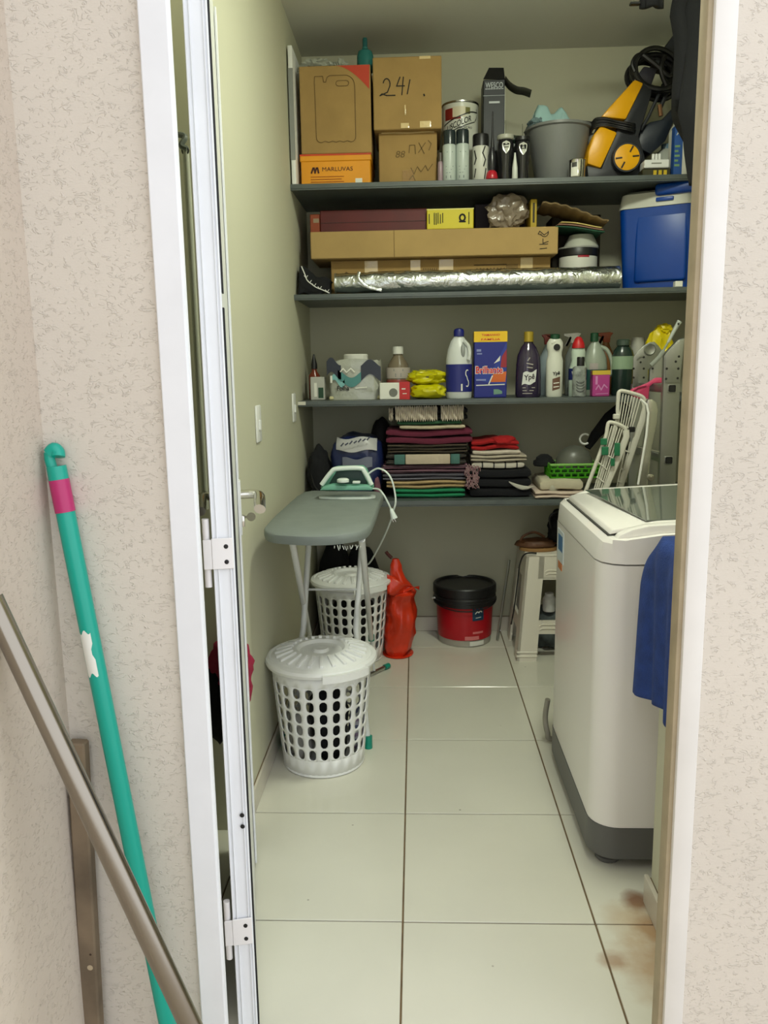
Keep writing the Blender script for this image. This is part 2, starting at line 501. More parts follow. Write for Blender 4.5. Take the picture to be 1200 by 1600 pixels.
# switch plates
for n, (px, py) in enumerate(((402, 662), (458, 637))):
    d = FWD + RIGHT * ((px - 600) / FPX) - UP * ((py - 800) / FPX); p = EYE + d * (XL / d.x)
    t = thing('light_switch', ('white switch plate on left wall, the nearer of two', 'white switch plate on left wall next to the shelves, the farther of two')[n], 'switch', p, 'wall switches')
    obj('plate', MB().box(XL, XL + .007, p.y - .036, p.y + .036, p.z - .058, p.z + .058, .004, 2), WPLAST, t)
    obj('rocker', MB().box(XL + .006, XL + .012, p.y - .012, p.y + .012, p.z - .02, p.z + .012, .002, 1), WPLAST, t)

# ================================================================== floor standing things
# ------------------------------------------------------------------ washing machine
MW = mat('machine_white', (240, 237, 233), .3, coat=.3)
MG = mat('machine_grey', (96, 96, 94), .45)
MX0, MX1, MY0, MY1 = .450, 1.10, 1.93, 2.60
wm = thing('washing_machine', 'white top loading washing machine with grey base and dark glass lid', 'washing machine', (.77, 2.26, 0))


def rrect(x0, x1, y0, y1, r, n=8):
    out = []
    for cx, cy, a in ((x0 + r, y0 + r, 180), (x1 - r, y0 + r, 270), (x1 - r, y1 - r, 0), (x0 + r, y1 - r, 90)):
        out += arc(cx, cy, r, r, a, a + 90, n)
    return out


obj('body', MB().prism(rrect(MX0, MX1, MY0, MY1, .07), .118, .818, 'Z'), MW, wm)
obj('base', MB().prism(rrect(MX0 - .002, MX1 + .002, MY0 - .002, MY1 + .002, .072), .030, .117, 'Z'), MG, wm)
for fx, fy in ((.505, 1.985), (1.04, 1.985), (.505, 2.54), (1.04, 2.54)):
    obj('foot', MB().lathe([(.030, 0), (.033, .004), (.033, .012), (.022, .02), (.022, .034)], c=(fx, fy, 0), n=18), MG, wm)
# top cover: side profile swept across the width, ends bulged by the corner radius
prof = [(MX0, .822), (MX0 + .002, .848), (.462, .872), (.478, .882), (.52, .884), (.60, .895), (1.0, .915), (MX1, .915), (MX1, .822)]
tc_ = MB()
rings = []
for y, ins in ((MY0, .06), (MY0 + .012, .03), (MY0 + .035, .010), (MY0 + .07, 0), (MY1 - .07, 0), (MY1 - .035, .010), (MY1 - .012, .03), (MY1, .06)):
    rings.append([tc_.bm.verts.new((max(x, MX0 + ins) if x < .6 else x, y, z)) for x, z in prof])
for A, B in zip(rings, rings[1:]):
    for i in range(len(prof)):
        j = (i + 1) % len(prof); tc_.bm.faces.new((A[i], A[j], B[j], B[i]))
tc_.bm.faces.new(rings[0][::-1]); tc_.bm.faces.new(rings[-1])
bmesh.ops.recalc_face_normals(tc_.bm, faces=tc_.bm.faces)
obj('top_cover', tc_, MW, wm, smooth=28)
# raised side rims along both ends of the cover
for y0, y1 in ((MY0 + .020, MY0 + .055), (MY1 - .055, MY1 - .020)):
    obj('cover_rim', MB().prism([(.486, .874), (.500, .892), (.530, .906), (.57, .915), (.70, .922), (1.09, .940), (1.09, .90), (.60, .88)], y0, y1, 'Y', .005), MW, wm)
# lid: slab with a lip overhanging the finger gap
lid = obj('lid', MB().prism([(.482, .886), (.490, .899), (.60, .918), (1.06, .938), (1.06, .925), (.60, .904), (.53, .893)], MY0 + .056, MY1 - .056, 'Y', .004), MW, wm)
GLS = mat('dark_lid_glass', (96, 104, 96), .06, coat=.6)
_q = []
obj('lid_glass', MB().prism([(.575, MY0 + .068), (1.04, MY0 + .068), (1.04, MY1 - .072), (.535, MY1 - .072)], 0, .0025, 'Z')
    .xform(Matrix(((1, 0, 0, 0), (0, 1, 0, 0), (.0435, 0, 1, .8924), (0, 0, 0, 1)))), GLS, lid, smooth=0, label='dark tinted glass lid window')
obj('finger_gap', MB().box(.478, .50, MY0 + .058, MY1 - .058, .8835, .8865), mat('gap_shadow_dark', (60, 60, 56), .8), wm)  # dark strip stands in for the shade under the lid lip
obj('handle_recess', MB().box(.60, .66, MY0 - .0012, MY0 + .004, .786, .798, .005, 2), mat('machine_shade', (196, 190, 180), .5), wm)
stk = obj('energy_label', MB().box(MX0 - .0012, MX0 + .001, 2.42, 2.52, .70, .80), mat('label_blue_white', (206, 216, 222), .5), wm)
obj('label_print', MB().box(MX0 - .0018, MX0, 2.435, 2.505, .735, .785), mat('label_blue', (60, 110, 160), .5), stk)
obj('label_print', MB().box(MX0 - .0018, MX0, 2.44, 2.50, .676, .698), mat('label_orange', (196, 120, 70), .5), stk)

# blue towel over the low wall beside the machine
def towel(u, v):
    Y = 1.56 + .305 * u
    drop = max(0, (u - .68) / .32) ** 1.6
    f = .009 * math.sin(u * 17 + v * 2) + .006 * math.sin(u * 7 + 1 + v * 3)
    if v < .3:
        k = v / .3
        return Vector((.76 - .211 * k + f * .2 * k, Y, .918 - .075 * drop * k + .004 * math.sin(u * 11)))
    k = (v - .3) / .7
    top = .918 - .075 * drop; bot = .545 - .012 * u + .012 * math.sin(u * 5)
    bul = .008 * math.sin(min(1, k * 5) * PI / 2)
    return Vector((.546 - bul + f * (.3 + .7 * k), Y + .012 * k * math.sin(u * 3) + .012 * k * (u > .9), top + (bot - top) * k))
tw = obj('towel', MB().grid(towel, 40, 44), mat('blue_towel', (36, 62, 128), .95, bump=.8, bscale=260, bdist=.003, var=.2, vscale=30), None, smooth=80, solid=.010)
tag(tw, 'dark blue terry towel draped over the low wall beside the washing machine', 'towel')

# drain hose at the machine's far foot
t = tag(obj('drain_hose', MB().tube(smooth_path([(.452, 2.66, .16), (.446, 2.67, .09), (.452, 2.655, .04), (.47, 2.66, .012), (.60, 2.68, .012), (.8, 2.70, .012)]), .0095, 10), mat('grey_hose', (150, 146, 134), .6)),
        'thin grey hose on the floor behind the washing machine', 'hose')

# ------------------------------------------------------------------ laundry baskets
BASKW = mat('basket_plastic', (240, 241, 240), .38)


def stadium(w, h, n):
    """points around a slot with half-round ends"""
    out = []
    for k in range(n // 2 + 1): a = PI * k / (n // 2); out.append((w * math.cos(a), h - w + w * math.sin(a)))
    for k in range(n // 2 + 1): a = PI + PI * k / (n // 2); out.append((w * math.cos(a), -(h - w) + w * math.sin(a)))
    return out


def basket_wall(cx, cy, R):
    ncol, nrow = 23, 6
    zb, z0, z1, zt = 0.004, .062, .318, .362
    rad = lambda z: .134 + (.166 - .134) * z / .362
    mb = MB(); n = 12
    inner = stadium(.29, .435, 10); n = len(inner)
    outer = []
    for x, y in inner:
        a = math.atan2(y, x); c, s_ = math.cos(a), math.sin(a); k = .5 / max(abs(c), abs(s_)); outer.append((c * k, s_ * k))
    outer2 = [(.5, -.5), (.5, .5), (-.5, .5), (-.5, -.5)]

    def P(u, z, dr=0): return mb.bm.verts.new((cx + (rad(z) + dr) * math.cos(u), cy + (rad(z) + dr) * math.sin(u), z))
    da = 2 * PI / ncol; dz = (z1 - z0) / nrow
    for i in range(ncol):
        for j in range(nrow):
            uc, zc = da * (i + .5) - PI / 2, z0 + dz * (j + .5)
            I = [P(uc + da * x, zc + dz * y) for x, y in inner]
            O = [P(uc + da * x, zc + dz * y) for x, y in outer]
            for k in range(n):
                q = (k + 1) % n
                a1, a2 = outer[k], outer[q]
                if abs(abs(a1[0]) - abs(a2[0])) > 1e-4 and abs(abs(a1[1]) - abs(a2[1])) > 1e-4:
                    cr = P(uc + da * math.copysign(.5, a1[0] + a2[0]), zc + dz * math.copysign(.5, a1[1] + a2[1]))
                    mb.bm.faces.new((I[k], O[k], cr, O[q], I[q]))
                else: mb.bm.faces.new((I[k], O[k], O[q], I[q]))
    for za, zz in ((zb, z0), (z1, zt)):
        for i in range(ncol * 2):
            u0, u1 = da / 2 * i - PI / 2, da / 2 * (i + 1) - PI / 2
            mb.bm.faces.new((P(u0, za), P(u1, za), P(u1, zz), P(u0, zz)))
    bmesh.ops.remove_doubles(mb.bm, verts=mb.bm.verts, dist=.0004)
    bmesh.ops.recalc_face_normals(mb.bm, faces=mb.bm.faces)
    return mb


def make_basket(cx, cy, label):
    t = thing('laundry_basket', label, 'laundry basket', (cx, cy, 0), 'laundry baskets')
    obj('basket_wall', basket_wall(cx, cy, 0), BASKW, t, smooth=40, solid=.0032)
    obj('bottom', MB().lathe([(.0001, .005), (.130, .005), (.134, .001), (.1375, .004), (.1365, .012)], c=(cx, cy, 0), n=46), BASKW, t)
    ld = obj('lid', MB().lathe([(.170, .352), (.182, .356), (.186, .366), (.183, .376), (.172, .381), (.166, .377), (.160, .381), (.090, .400), (.080, .400), (.070, .390), (.028, .388), (.024, .398), (.012, .399), (.0001, .396)], c=(cx, cy, 0), n=64, cap=False), BASKW, t)
    for i in range(24):
        a = 2 * PI * (i + .5) / 24
        M = Matrix.Translation((cx, cy, 0)) @ Matrix.Rotation(a, 4, 'Z')
        obj('lid_rib', MB().prism([(.092, .398), (.152, .382), (.152, .3905), (.096, .4065)], -.0058, .0058, 'Y', .0015).xform(M), BASKW, ld)
    a = math.radians(-58)
    M = Matrix.Translation((cx, cy, 0)) @ Matrix.Rotation(a, 4, 'Z')
    tb = MB()
    for k in range(-6, 6):
        a0, a1 = math.radians(k * 4), math.radians(k * 4 + 4)
        for q, (r0, r1, z0, z1) in enumerate(((.184, .200, .348, .372),)):
            P = [(r * math.cos(a_), r * math.sin(a_)) for r, a_ in ((r0, a0), (r1, a0), (r1, a1), (r0, a1))]
            tb.prism(P, z0, z1, 'Z')
    tb.xform(M)
    bmesh.ops.remove_doubles(tb.bm, verts=tb.bm.verts, dist=.0004)
    obj('handle', tb, BASKW, t)
    return t


B1 = (-.322, 2.53); B2 = (-.300, 3.53)
b1 = make_basket(*B1, 'white slotted laundry basket with ribbed lid standing in front of the ironing board legs')
b2 = dup(b1, (B2[0] - B1[0], B2[1] - B1[1], 0), 'white slotted laundry basket with ribbed lid behind the ironing board legs, by the orange bag', 'laundry baskets')
# clothes inside the near one
tag(obj('laundry', MB().blob((B1[0] + .026, B1[1] - .040, .165), (.060, .068, .145), .25, 2.2, 3, 4, floor=.010), DARKCLOTH, smooth=80), 'black crumpled garment inside the near laundry basket', 'clothes')
tag(obj('laundry', MB().blob((B1[0] - .072, B1[1] - .020, .100), (.042, .070, .085), .3, 2.4, 8, 4, floor=.010), mat('grey_white_cloth', (186, 184, 178), .95, var=.1), smooth=80), 'pale grey garment at the left inside the near laundry basket', 'clothes')
tag(obj('laundry', MB().blob((B1[0] + .110, B1[1] + .010, .115), (.022, .05, .075), .3, 3, 5, 3, floor=.012), stripes('pale_print', [(190, 190, 206), (150, 130, 160), (200, 206, 210), (96, 104, 140)], .05, 'Z'), smooth=80), 'pale lilac and blue printed garment at the right inside the near laundry basket', 'clothes')
tag(obj('laundry', MB().blob((B2[0], B2[1] - .01, .16), (.100, .100, .14), .15, 2.2, 9, 4, floor=.010), mat('dark_grey_cloth', (44, 44, 46), .95), smooth=80), 'dark heap of clothes inside the far laundry basket', 'clothes')

# ------------------------------------------------------------------ ironing board
IB = mat('board_cover', (124, 132, 128), .8, bump=.2, bscale=90, var=.05, vscale=12)
LEGM = mat('white_leg_paint', (214, 216, 216), .3)
TEALCAP = mat('teal_cap', (0, 140, 118), .4)
ZB_ = .838
ib = thing('ironing_board', 'grey padded ironing board on white tube legs, nose towards the door', 'ironing board', (-.30, 2.7, 0))
edge = [at(px, py, 3).xy for px, py in ()]


def onz(px, py, z):
    d = FWD + RIGHT * ((px - 600) / FPX) - UP * ((py - 800) / FPX)
    p = EYE + d * ((z - CAMH) / d.z); return (p.x, p.y)


outl = [onz(x, y, ZB_) for x, y in ((412, 826), (420, 815), (440, 796), (476, 768), (520, 767), (560, 767), (597, 769), (594, 783), (586, 806), (579, 820), (570, 827), (552, 832), (520, 836), (480, 837), (440, 835), (420, 832))]
OC = [Vector((x, y)) for x, y in outl]
ring = []
for i in range(len(OC)):
    a, b, c_, d_ = OC[i - 1], OC[i], OC[(i + 1) % len(OC)], OC[(i + 2) % len(OC)]
    for j in range(3):
        q = j / 3; ring.append(a.lerp(b, 0) * 0 + .5 * ((2 * b) + (c_ - a) * q + (2 * a - 5 * b + 4 * c_ - d_) * q * q + (3 * b - a - 3 * c_ + d_) * q ** 3))
ctr = sum(ring, Vector((0, 0))) / len(ring)
bd = MB()
lv = [(.90, ZB_ - .028), (.985, ZB_ - .030), (1.0, ZB_ - .016), (.995, ZB_ - .004), (.97, ZB_ + .001), (.6, ZB_ + .001), (.05, ZB_ + .001)]
V = [[bd.bm.verts.new((*(ctr + (p - ctr) * k), z)) for p in ring] for k, z in lv]
for A, B in zip(V, V[1:]):
    for i in range(len(ring)): bd.bm.faces.new((A[i], A[(i + 1) % len(ring)], B[(i + 1) % len(ring)], B[i]))
bd.bm.faces.new(V[0][::-1]); bd.bm.faces.new(V[-1])
obj('board', bd, IB, ib, smooth=50)
fr_ = MB()
for j in range(11):
    x = -.235 + j * .0075; fr_.tube([(x, 2.225 + .01 * math.sin(j), ZB_ - .028), (x + random.uniform(-.006, .006), 2.223, ZB_ - .034 - random.random() * .008)], .0012, 4)
fq = obj('frayed_hem', fr_, mat('frayed_thread', (190, 194, 190), .9), ib); fq['kind'] = 'stuff'
UZ = ZB_ - .032


def leg(pts, r=.0105): return MB().tube(pts, r, 12)


p1l, p1r = at(456, 845, 2.33), at(565, 832, 2.33)
for nm, p, jx, jy in (('l', p1l, -.452, 3.32), ('r', p1r, at(580, 987, 3.30).x, 3.30)):
    foot = Vector((jx, jy, .16 if nm == 'r' else .05))
    l = obj('leg', leg([(p.x, 2.33, UZ), foot]), LEGM, ib)
    obj('joint_cap', MB().tube([foot + Vector((0, 0, .02)), foot - Vector((0, 0, .006))], .0135, 12), TEALCAP, l)
obj('floor_bar', leg([(-.235, 3.235, .0125), (-.142, 3.36, .0125)], .009), STEEL, ib)
obj('foot_cap', MB().tube([(-.148, 3.352, .0125), (-.130, 3.376, .0125)], .0122, 10), TEALCAP, ib)
obj('brace', leg([(at(580, 987, 3.30).x, 3.30, .155), (-.19, 3.295, .014)], .006), LEGM, ib)
for xt, xk, foot in ((at(487, 843, 2.84).x, at(474, 980, 2.72).x, (-.474, 2.63, .012)), (at(570, 826, 2.84).x, at(556, 985, 2.72).x, (-.176, 2.612, .012))):
    k = at(474 if xt < -.3 else 556, 982, 2.72)
    l = obj('leg', leg([(xt, 2.84, UZ), (k.x, 2.72, k.z), foot]), LEGM, ib)
    f = Vector(foot)
    obj('foot_cap', MB().tube([f + Vector((0, .004, .032)), f - Vector((0, 0, .012))], .0140, 12), TEALCAP, l)
a_, b_ = at(481, 921, 2.755), at(563, 921, 2.755)
obj('cross_bar', MB().tube([a_, b_], .0040, 8), LEGM, ib)

# ------------------------------------------------------------------ iron on the board
YI = 2.90
irt = thing('iron', 'mint green and white steam iron standing on the far end of the ironing board', 'iron', (at(540, 765, YI).x, YI, ZB_))
IM = mat('iron_white', (222, 232, 226), .3); IG = mat('iron_green', (112, 172, 150), .35)
zb = ZB_ + .002
q = lambda px, py: xz(px, py, YI)
cxi = (q(500, 765)[0] + q(584, 765)[0]) / 2
sole = [(cxi + .105 * math.copysign(abs(math.cos(a)) ** .8, math.cos(a)), YI + .006 + .034 * math.sin(a) * (1 - .35 * math.cos(a) * -1 * .8)) for a in [2 * PI * i / 28 for i in range(28)]]
obj('soleplate', MB().prism(sole, zb, zb + .008, 'Z'), IM, irt)
hb = MB().prism([q(500, 763), q(505, 753), q(520, 731), q(528, 729), q(567, 728), q(573, 733), q(584, 760), q(584, 763)], YI + .012, YI + .03, 'Y', .003)
obj('shell', hb, IG, irt)
obj('handle', MB().tube(smooth_path([(q(503, 760)[0], YI - .01, q(503, 757)[1]), (q(518, 735)[0], YI - .01, q(518, 737)[1]), (q(528, 731)[0], YI - .01, q(528, 732)[1]), (q(562, 730)[0], YI - .01, q(562, 731)[1]), (q(570, 735)[0], YI - .01, q(570, 737)[1]), (q(581, 757)[0], YI - .01, q(581, 757)[1])], 5), .0085, 10), IM, irt)
obj('body', MB().prism([q(501, 764), q(506, 759), q(520, 755), q(540, 757), q(575, 756), q(583, 761), q(583, 764)], YI - .038, YI + .034, 'Y', .004), IG, irt)
obj('hole_shade', MB().prism([q(514, 756), q(526, 736), q(564, 735), q(574, 756)], YI + .002, YI + .012, 'Y', .001), mat('iron_dark', (26, 56, 50), .5), irt)  # dark panel stands in for the shaded hole under the handle
c_ = at(536, 753, YI - .035)
obj('dial', MB().lathe([(.022, 0), (.022, .009), (.016, .013), (.0001, .013)], c=(c_.x, c_.y, c_.z), n=20), IM, irt)
c_ = at(557, 754, YI - .03)
obj('button', MB().box(c_.x - .014, c_.x + .014, c_.y - .01, c_.y + .01, c_.z - .003, c_.z + .006, .003, 2), IM, irt)
obj('cord', MB().tube(smooth_path([at(575, 741, 2.90), at(583, 735, 2.89), at(592, 732, 2.87), (at(604, 738, 2.85)), at(612, 750, 2.84), at(617, 770, 2.84), at(618, 786, 2.84), at(614, 800, 2.85), at(611, 812, 2.86), at(604, 830, 2.9), at(592, 855, 3.0), at(580, 876, 3.1), at(573, 883, 3.15), at(566, 884, 3.2)], 6), .0033, 8), IM, irt)
obj('cord', MB().tube(smooth_path([at(575, 764, 2.90), at(590, 764, 2.86), at(598, 771, 2.82), at(606, 785, 2.82), at(611, 796, 2.83)], 6), .0033, 8), IM, irt)
pl = at(611, 795, 2.825); pe = at(616, 810, 2.825)
pg = obj('plug', MB().tube([pl, pl.lerp(pe, .5), pe], .006, 10, taper=2.1), IM, irt)
obj('pin', MB().tube([pe, pe + Vector((.006, 0, -.012))], .002, 6).tube([pe + Vector((-.008, 0, 0)), pe + Vector((-.003, 0, -.013))], .002, 6), STEEL, pg)

# ------------------------------------------------------------------ orange bag
OB = mat('orange_bag', (206, 52, 22), .3, var=.25, vscale=9, bump=.6, bscale=12, bdist=.01)
YO = 3.56
bag = thing('plastic_bag', 'orange red plastic bag standing knotted beside the far laundry basket', 'bag', (at(625, 1015, YO).x, YO, 0))
sil = [(0, 604, 636), (.03, 602, 645), (.10, 601, 650), (.20, 602, 650), (.26, 605, 646), (.295, 607, 650), (.32, 609, 644), (.35, 610, 636), (.39, 609, 629), (.42, 610, 627), (.45, 613, 622)]


def bagfn(u, v):
    k = v * (len(sil) - 1); i = min(int(k), len(sil) - 2); f = k - i
    z = sil[i][0] + (sil[i + 1][0] - sil[i][0]) * f
    py = 1022 - z * 345
    l = at(sil[i][1] + (sil[i + 1][1] - sil[i][1]) * f, py, YO).x; r = at(sil[i][2] + (sil[i + 1][2] - sil[i][2]) * f, py, YO).x
    a = 2 * PI * u; c, s_ = math.cos(a), math.sin(a)
    w = (r - l) / 2; dp = w * (1.15 if z < .3 else .8)
    n = 1 + .20 * noise.noise(Vector((c * 1.5, s_ * 1.5, z * 9))) + .12 * noise.noise(Vector((c * 5, s_ * 5, z * 25)))
    return Vector(((l + r) / 2 + w * c * n, YO + dp * s_ * n, z + .004))
bb = MB().grid(bagfn, 36, 40, wrap=True)
obj('sack', bb, OB, bag, smooth=60)
obj('sack_base', MB().lathe([(.0001, .002), (.07, .002), (.072, .006)], c=(at(622, 1015, YO).x, YO, 0), sy=1.1), OB, bag)
pk = at(640, 907, YO)
obj('flap', MB().grid(lambda u, v: Vector((at(606 + 49 * u, 912, YO).x, YO - .085 + .05 * u + .012 * math.sin(u * 9 + v * 4), .318 - .004 * u - .02 * math.sin(u * 5) * v + (1 - u) * (.085 * (1 - v)))), 10, 6), OB, bag, solid=.002)
obj('knot', MB().tube([at(612, 872, YO), at(606, 866, YO), at(603, 862, YO)], .008, 8), mat('bag_dark_tip', (70, 20, 16), .5), bag)

# ------------------------------------------------------------------ paint bucket
bp = at(727, 1008, 3.70); PBX, PBY = bp.x, 3.765
pb = thing('paint_bucket', 'red paint bucket with black lid standing at the back wall', 'bucket', (PBX, PBY, 0))
RED = mat('bucket_red', (176, 16, 30), .35)
def br(z): return .128 + (z / .30) * .012
obj('shell', MB().lathe([(.12, 0), (.126, .002), (br(.22), .22), (.139, .225)], c=(PBX, PBY, 0), n=40), mat('bucket_grey', (168, 164, 152), .4), pb)
obj('label_wrap', MB().lathe([(br(.034) + .0006, .034), (br(.195) + .0006, .195)], c=(PBX, PBY, 0), n=40, cap=False), RED, pb)
obj('lid', MB().lathe([(.143, .195), (.150, .196), (.150, .232), (.146, .236), (.146, .243), (.152, .246), (.152, .282), (.147, .288), (.138, .288), (.134, .278), (.0001, .278)], c=(PBX, PBY, 0), n=44, cap=False), BLACK, pb)
obj('shell_lip', MB().lathe([(.150, .212), (.1525, .214), (.1525, .219), (.150, .221)], c=(PBX, PBY, 0), n=44, cap=False), BLACK, pb)
W = lambda a, z, dr=.0016: (lambda x, y: wrap(PBX, PBY, br(z) + dr, z, a)(x, y))


def patch(place, w, h, m_, nm, par, nx=6, rot=0):
    return obj(nm, MB().grid(lambda u, v: place((u - .5) * w, (v - .5) * h), nx, 1), m_, par)


lb = patch(W(.44, .163), .060, .062, mat('bucket_navy', (22, 58, 84), .4), 'label_badge', pb)
sk_ = MB(); stroke(sk_, [(-.016, .004), (-.006, .014), (.002, .008), (.010, .016), (.018, .010)], .005, W(.44, .163, .0024)); stroke(sk_, [(-.013, -.017), (.013, -.015)], .0025, W(.44, .163, .0024))
obj('badge_print', sk_, PAPER, lb, smooth=0)
patch(W(.42, .018), .075, .022, PAPER, 'bar_label', pb)
patch(W(.22, .046), .070, .018, mat('label_pink', (214, 120, 120), .5), 'label_print', pb)
patch(W(.45, .072), .055, .010, mat('label_pink', (214, 120, 120), .5), 'label_print', pb)
hp = at(681, 945, 3.70)
obj('handle', MB().tube([Vector((PBX + .152 * math.cos(a), PBY + .152 * math.sin(a), .214 - .03 * math.sin(-a))) for a in [PI + PI * i / 18 for i in range(19)]], .003, 6), BLACK, pb)
obj('handle_peg', MB().tube([(PBX - .156, PBY - .02, .214), (PBX - .142, PBY - .045, .222)], .005, 8), WPLAST, pb)

# ------------------------------------------------------------------ white plastic stool
SX, SY = .630, 3.64
STM = mat('stool_plastic', (222, 216, 202), .42)
st = thing('plastic_stool', 'white plastic stool with cut out sides behind the washing machine', 'stool', (SX, SY, 0))
H_ = .485
wid = lambda z: .187 - .045 * z / H_


def side(mbx, fx):
    """one tapering side panel with an upper opening and an arch between the feet; fx maps (s, depth, z)"""
    zs = [0, .055, .06, .125, .13, .165, .18, .34, .36, H_]
    # panel pieces as quads in (s, z) with s in -1..1
    def pc(s0, s1, s2, s3, z0, z1):
        P = [(s0, z0), (s1, z0), (s2, z1), (s3, z1)]
        A = [mbx.bm.verts.new(fx(s * wid(z), wid(z), z)) for s, z in P]; B = [mbx.bm.verts.new(fx(s * wid(z), wid(z) - .012, z)) for s, z in P]
        fs = [mbx.bm.faces.new(A), mbx.bm.faces.new(B[::-1])]
        for i in range(4): fs.append(mbx.bm.faces.new((A[(i + 1) % 4], A[i], B[i], B[(i + 1) % 4])))
    for sg in (-1, 1):
        pc(sg * 1, sg * .52, sg * .50, sg * 1, 0, .125)
        pc(sg * 1, sg * .46, sg * .42, sg * 1, .125, .185)
        pc(sg * 1, sg * .52, sg * .46, sg * 1, .185, .37)
    pc(-.47, .47, .44, -.44, .125, .185)
    pc(-.60, .60, .60, -.60, .375, H_ - .002)
    for sg in (-1, 1): pc(sg * 1, sg * .44, sg * .44, sg * 1, .37, H_ - .002)
    pc(-.46, .46, .46, -.46, .37, .38)


for nm, f in (('front', lambda s, d, z: (SX + s, SY - d, z)), ('back', lambda s, d, z: (SX + s, SY + d, z)), ('left', lambda s, d, z: (SX - d, SY + s, z)), ('right', lambda s, d, z: (SX + d, SY + s, z))):
    mbx = MB(); side(mbx, f); bmesh.ops.recalc_face_normals(mbx.bm, faces=mbx.bm.faces)
    obj('side_panel', mbx, STM, st)
obj('seat', MB().box(SX - .146, SX + .146, SY - .146, SY + .146, H_ - .014, H_, .008, 2), STM, st)
for z, a, b in ((.398, -.055, .12), (.412, -.06, .12), (.150, -.085, .13), (.168, -.085, .13)):
    obj('moulded_rib', MB().tube([(SX + a, SY - wid(z) - .001, z - .008), (SX + a + .012, SY - wid(z) - .001, z), (SX + b, SY - wid(z) - .001, z)], .0035, 6), STM, st)
for z in (.018, .036):
    obj('foot_band', MB().box(SX - wid(z) - .003, SX - wid(z) * .5, SY - wid(z) - .003, SY - wid(z) + .03, z, z + .010, .003, 1), STM, st)
# heap seen through the opening
tag(obj('cleaning_cloth', MB().blob((SX - .01, SY + .02, .10), (.10, .09, .10), .35, 2.6, 12, 3, floor=.003), mat('grey_green_cloth', (84, 92, 92), .9, var=.4, vscale=20), smooth=80), 'crumpled grey cloths heaped inside the plastic stool', 'cloth')
tag(obj('small_jar', MB().lathe([(.028, .19), (.03, .20), (.03, .25), (.02, .262), (.02, .275), (.0001, .275)], c=(SX - .02, SY - .03, 0), n=18), WPLAST), 'small white jar lying on the cloths inside the plastic stool', 'jar')
# things on the stool
BR = mat('brown_leather', (92, 58, 34), .55, var=.3, vscale=18, bump=.4)
t = thing('sandal', 'brown leather sandals stacked flat on the white stool', 'sandals', (SX - .08, SY - .04, H_))
obj('sole', MB().prism([(SX - .12 + .5 * x, SY - .06 + y) for x, y in arc(.08, 0, .17, .05, 0, 360, 20)[:-1]], H_ + .001, H_ + .016, 'Z', .003), mat('tan_sole', (150, 112, 66), .7), t)
obj('upper', MB().blob((SX - .09, SY - .055, H_ + .030), (.085, .05, .028), .25, 2.2, 4, 3, floor=H_ + .014), BR, t, smooth=70)
obj('strap', MB().tube(smooth_path([(SX - .165, SY - .06, H_ + .02), (SX - .15, SY - .07, H_ + .065), (SX - .10, SY - .07, H_ + .085), (SX - .05, SY - .06, H_ + .06)]), .006, 8, flat=.4), BR, t)
t = thing('tool_bag', 'black bag slumped on the right of the white stool', 'bag', (SX + .05, SY, H_))
obj('sack', MB().blob((SX + .060, SY + .0, H_ + .085), (.085, .10, .095), .2, 2.1, 6, 4, floor=H_ + .001), DARKCLOTH, t, smooth=70)
obj('strap', MB().tube(smooth_path([(SX - .02, SY - .05, H_ + .10), (SX - .03, SY - .06, H_ + .15), (SX + .0, SY - .06, H_ + .175), (SX + .04, SY - .05, H_ + .16)]), .005, 8), BLACK, t)
tag(obj('cable', MB().tube(smooth_path([(SX - .10, SY - .150, H_ + .006), (SX - .150, SY - .154, H_ + .004), (SX - .172, SY - .15, H_ - .04), (SX - .178, SY - .13, H_ - .12), (SX - .190, SY - .10, .22), (SX - .20, SY - .08, .14)]), .0035, 6), BLACK), 'black cable hanging down the left side of the white stool', 'cable')
# folded metal rod behind stool
tag(obj('metal_rod', MB().tube([(SX - .245, SY + .09, .006), (SX - .19, SY + .10, .40)], .006, 8), ALU), 'thin metal rod leaning against the left of the white stool', 'rod')
# dark lumps added for the shadowy shapes behind the far basket
t = thing('black_bag', 'dark lumps added for the shadowy shapes in the corner behind the far laundry basket', 'bag', (-.33, 3.78, 0))
obj('sack', MB().blob((-.40, 3.79, .25), (.085, .085, .25), .12, 2, 15, 3, floor=.002).blob((-.27, 3.81, .22), (.10, .07, .245), .1, 2, 17, 3, floor=.002), DARKCLOTH, t, smooth=70)

# ================================================================== top shelf
def carton(name, label, cat, l, r, top, Y, zb, depth, m_, group=None, bot=None, bev=.003, mid=None):
    """box with its front face at depth Y between photo columns l and r"""
    my = mid if mid is not None else top + 40
    x0, x1 = at(l, my, Y).x, at(r, my, Y).x
    zt = at((l + r) / 2, top, Y).z
    t = thing(name, label, cat, ((x0 + x1) / 2, Y + depth / 2, zb), group)
    body = obj('box', MB().box(x0, x1, Y, Y + depth, zb + .0005, zt, bev, 1), m_, t)
    return t, body, x0, x1, zt


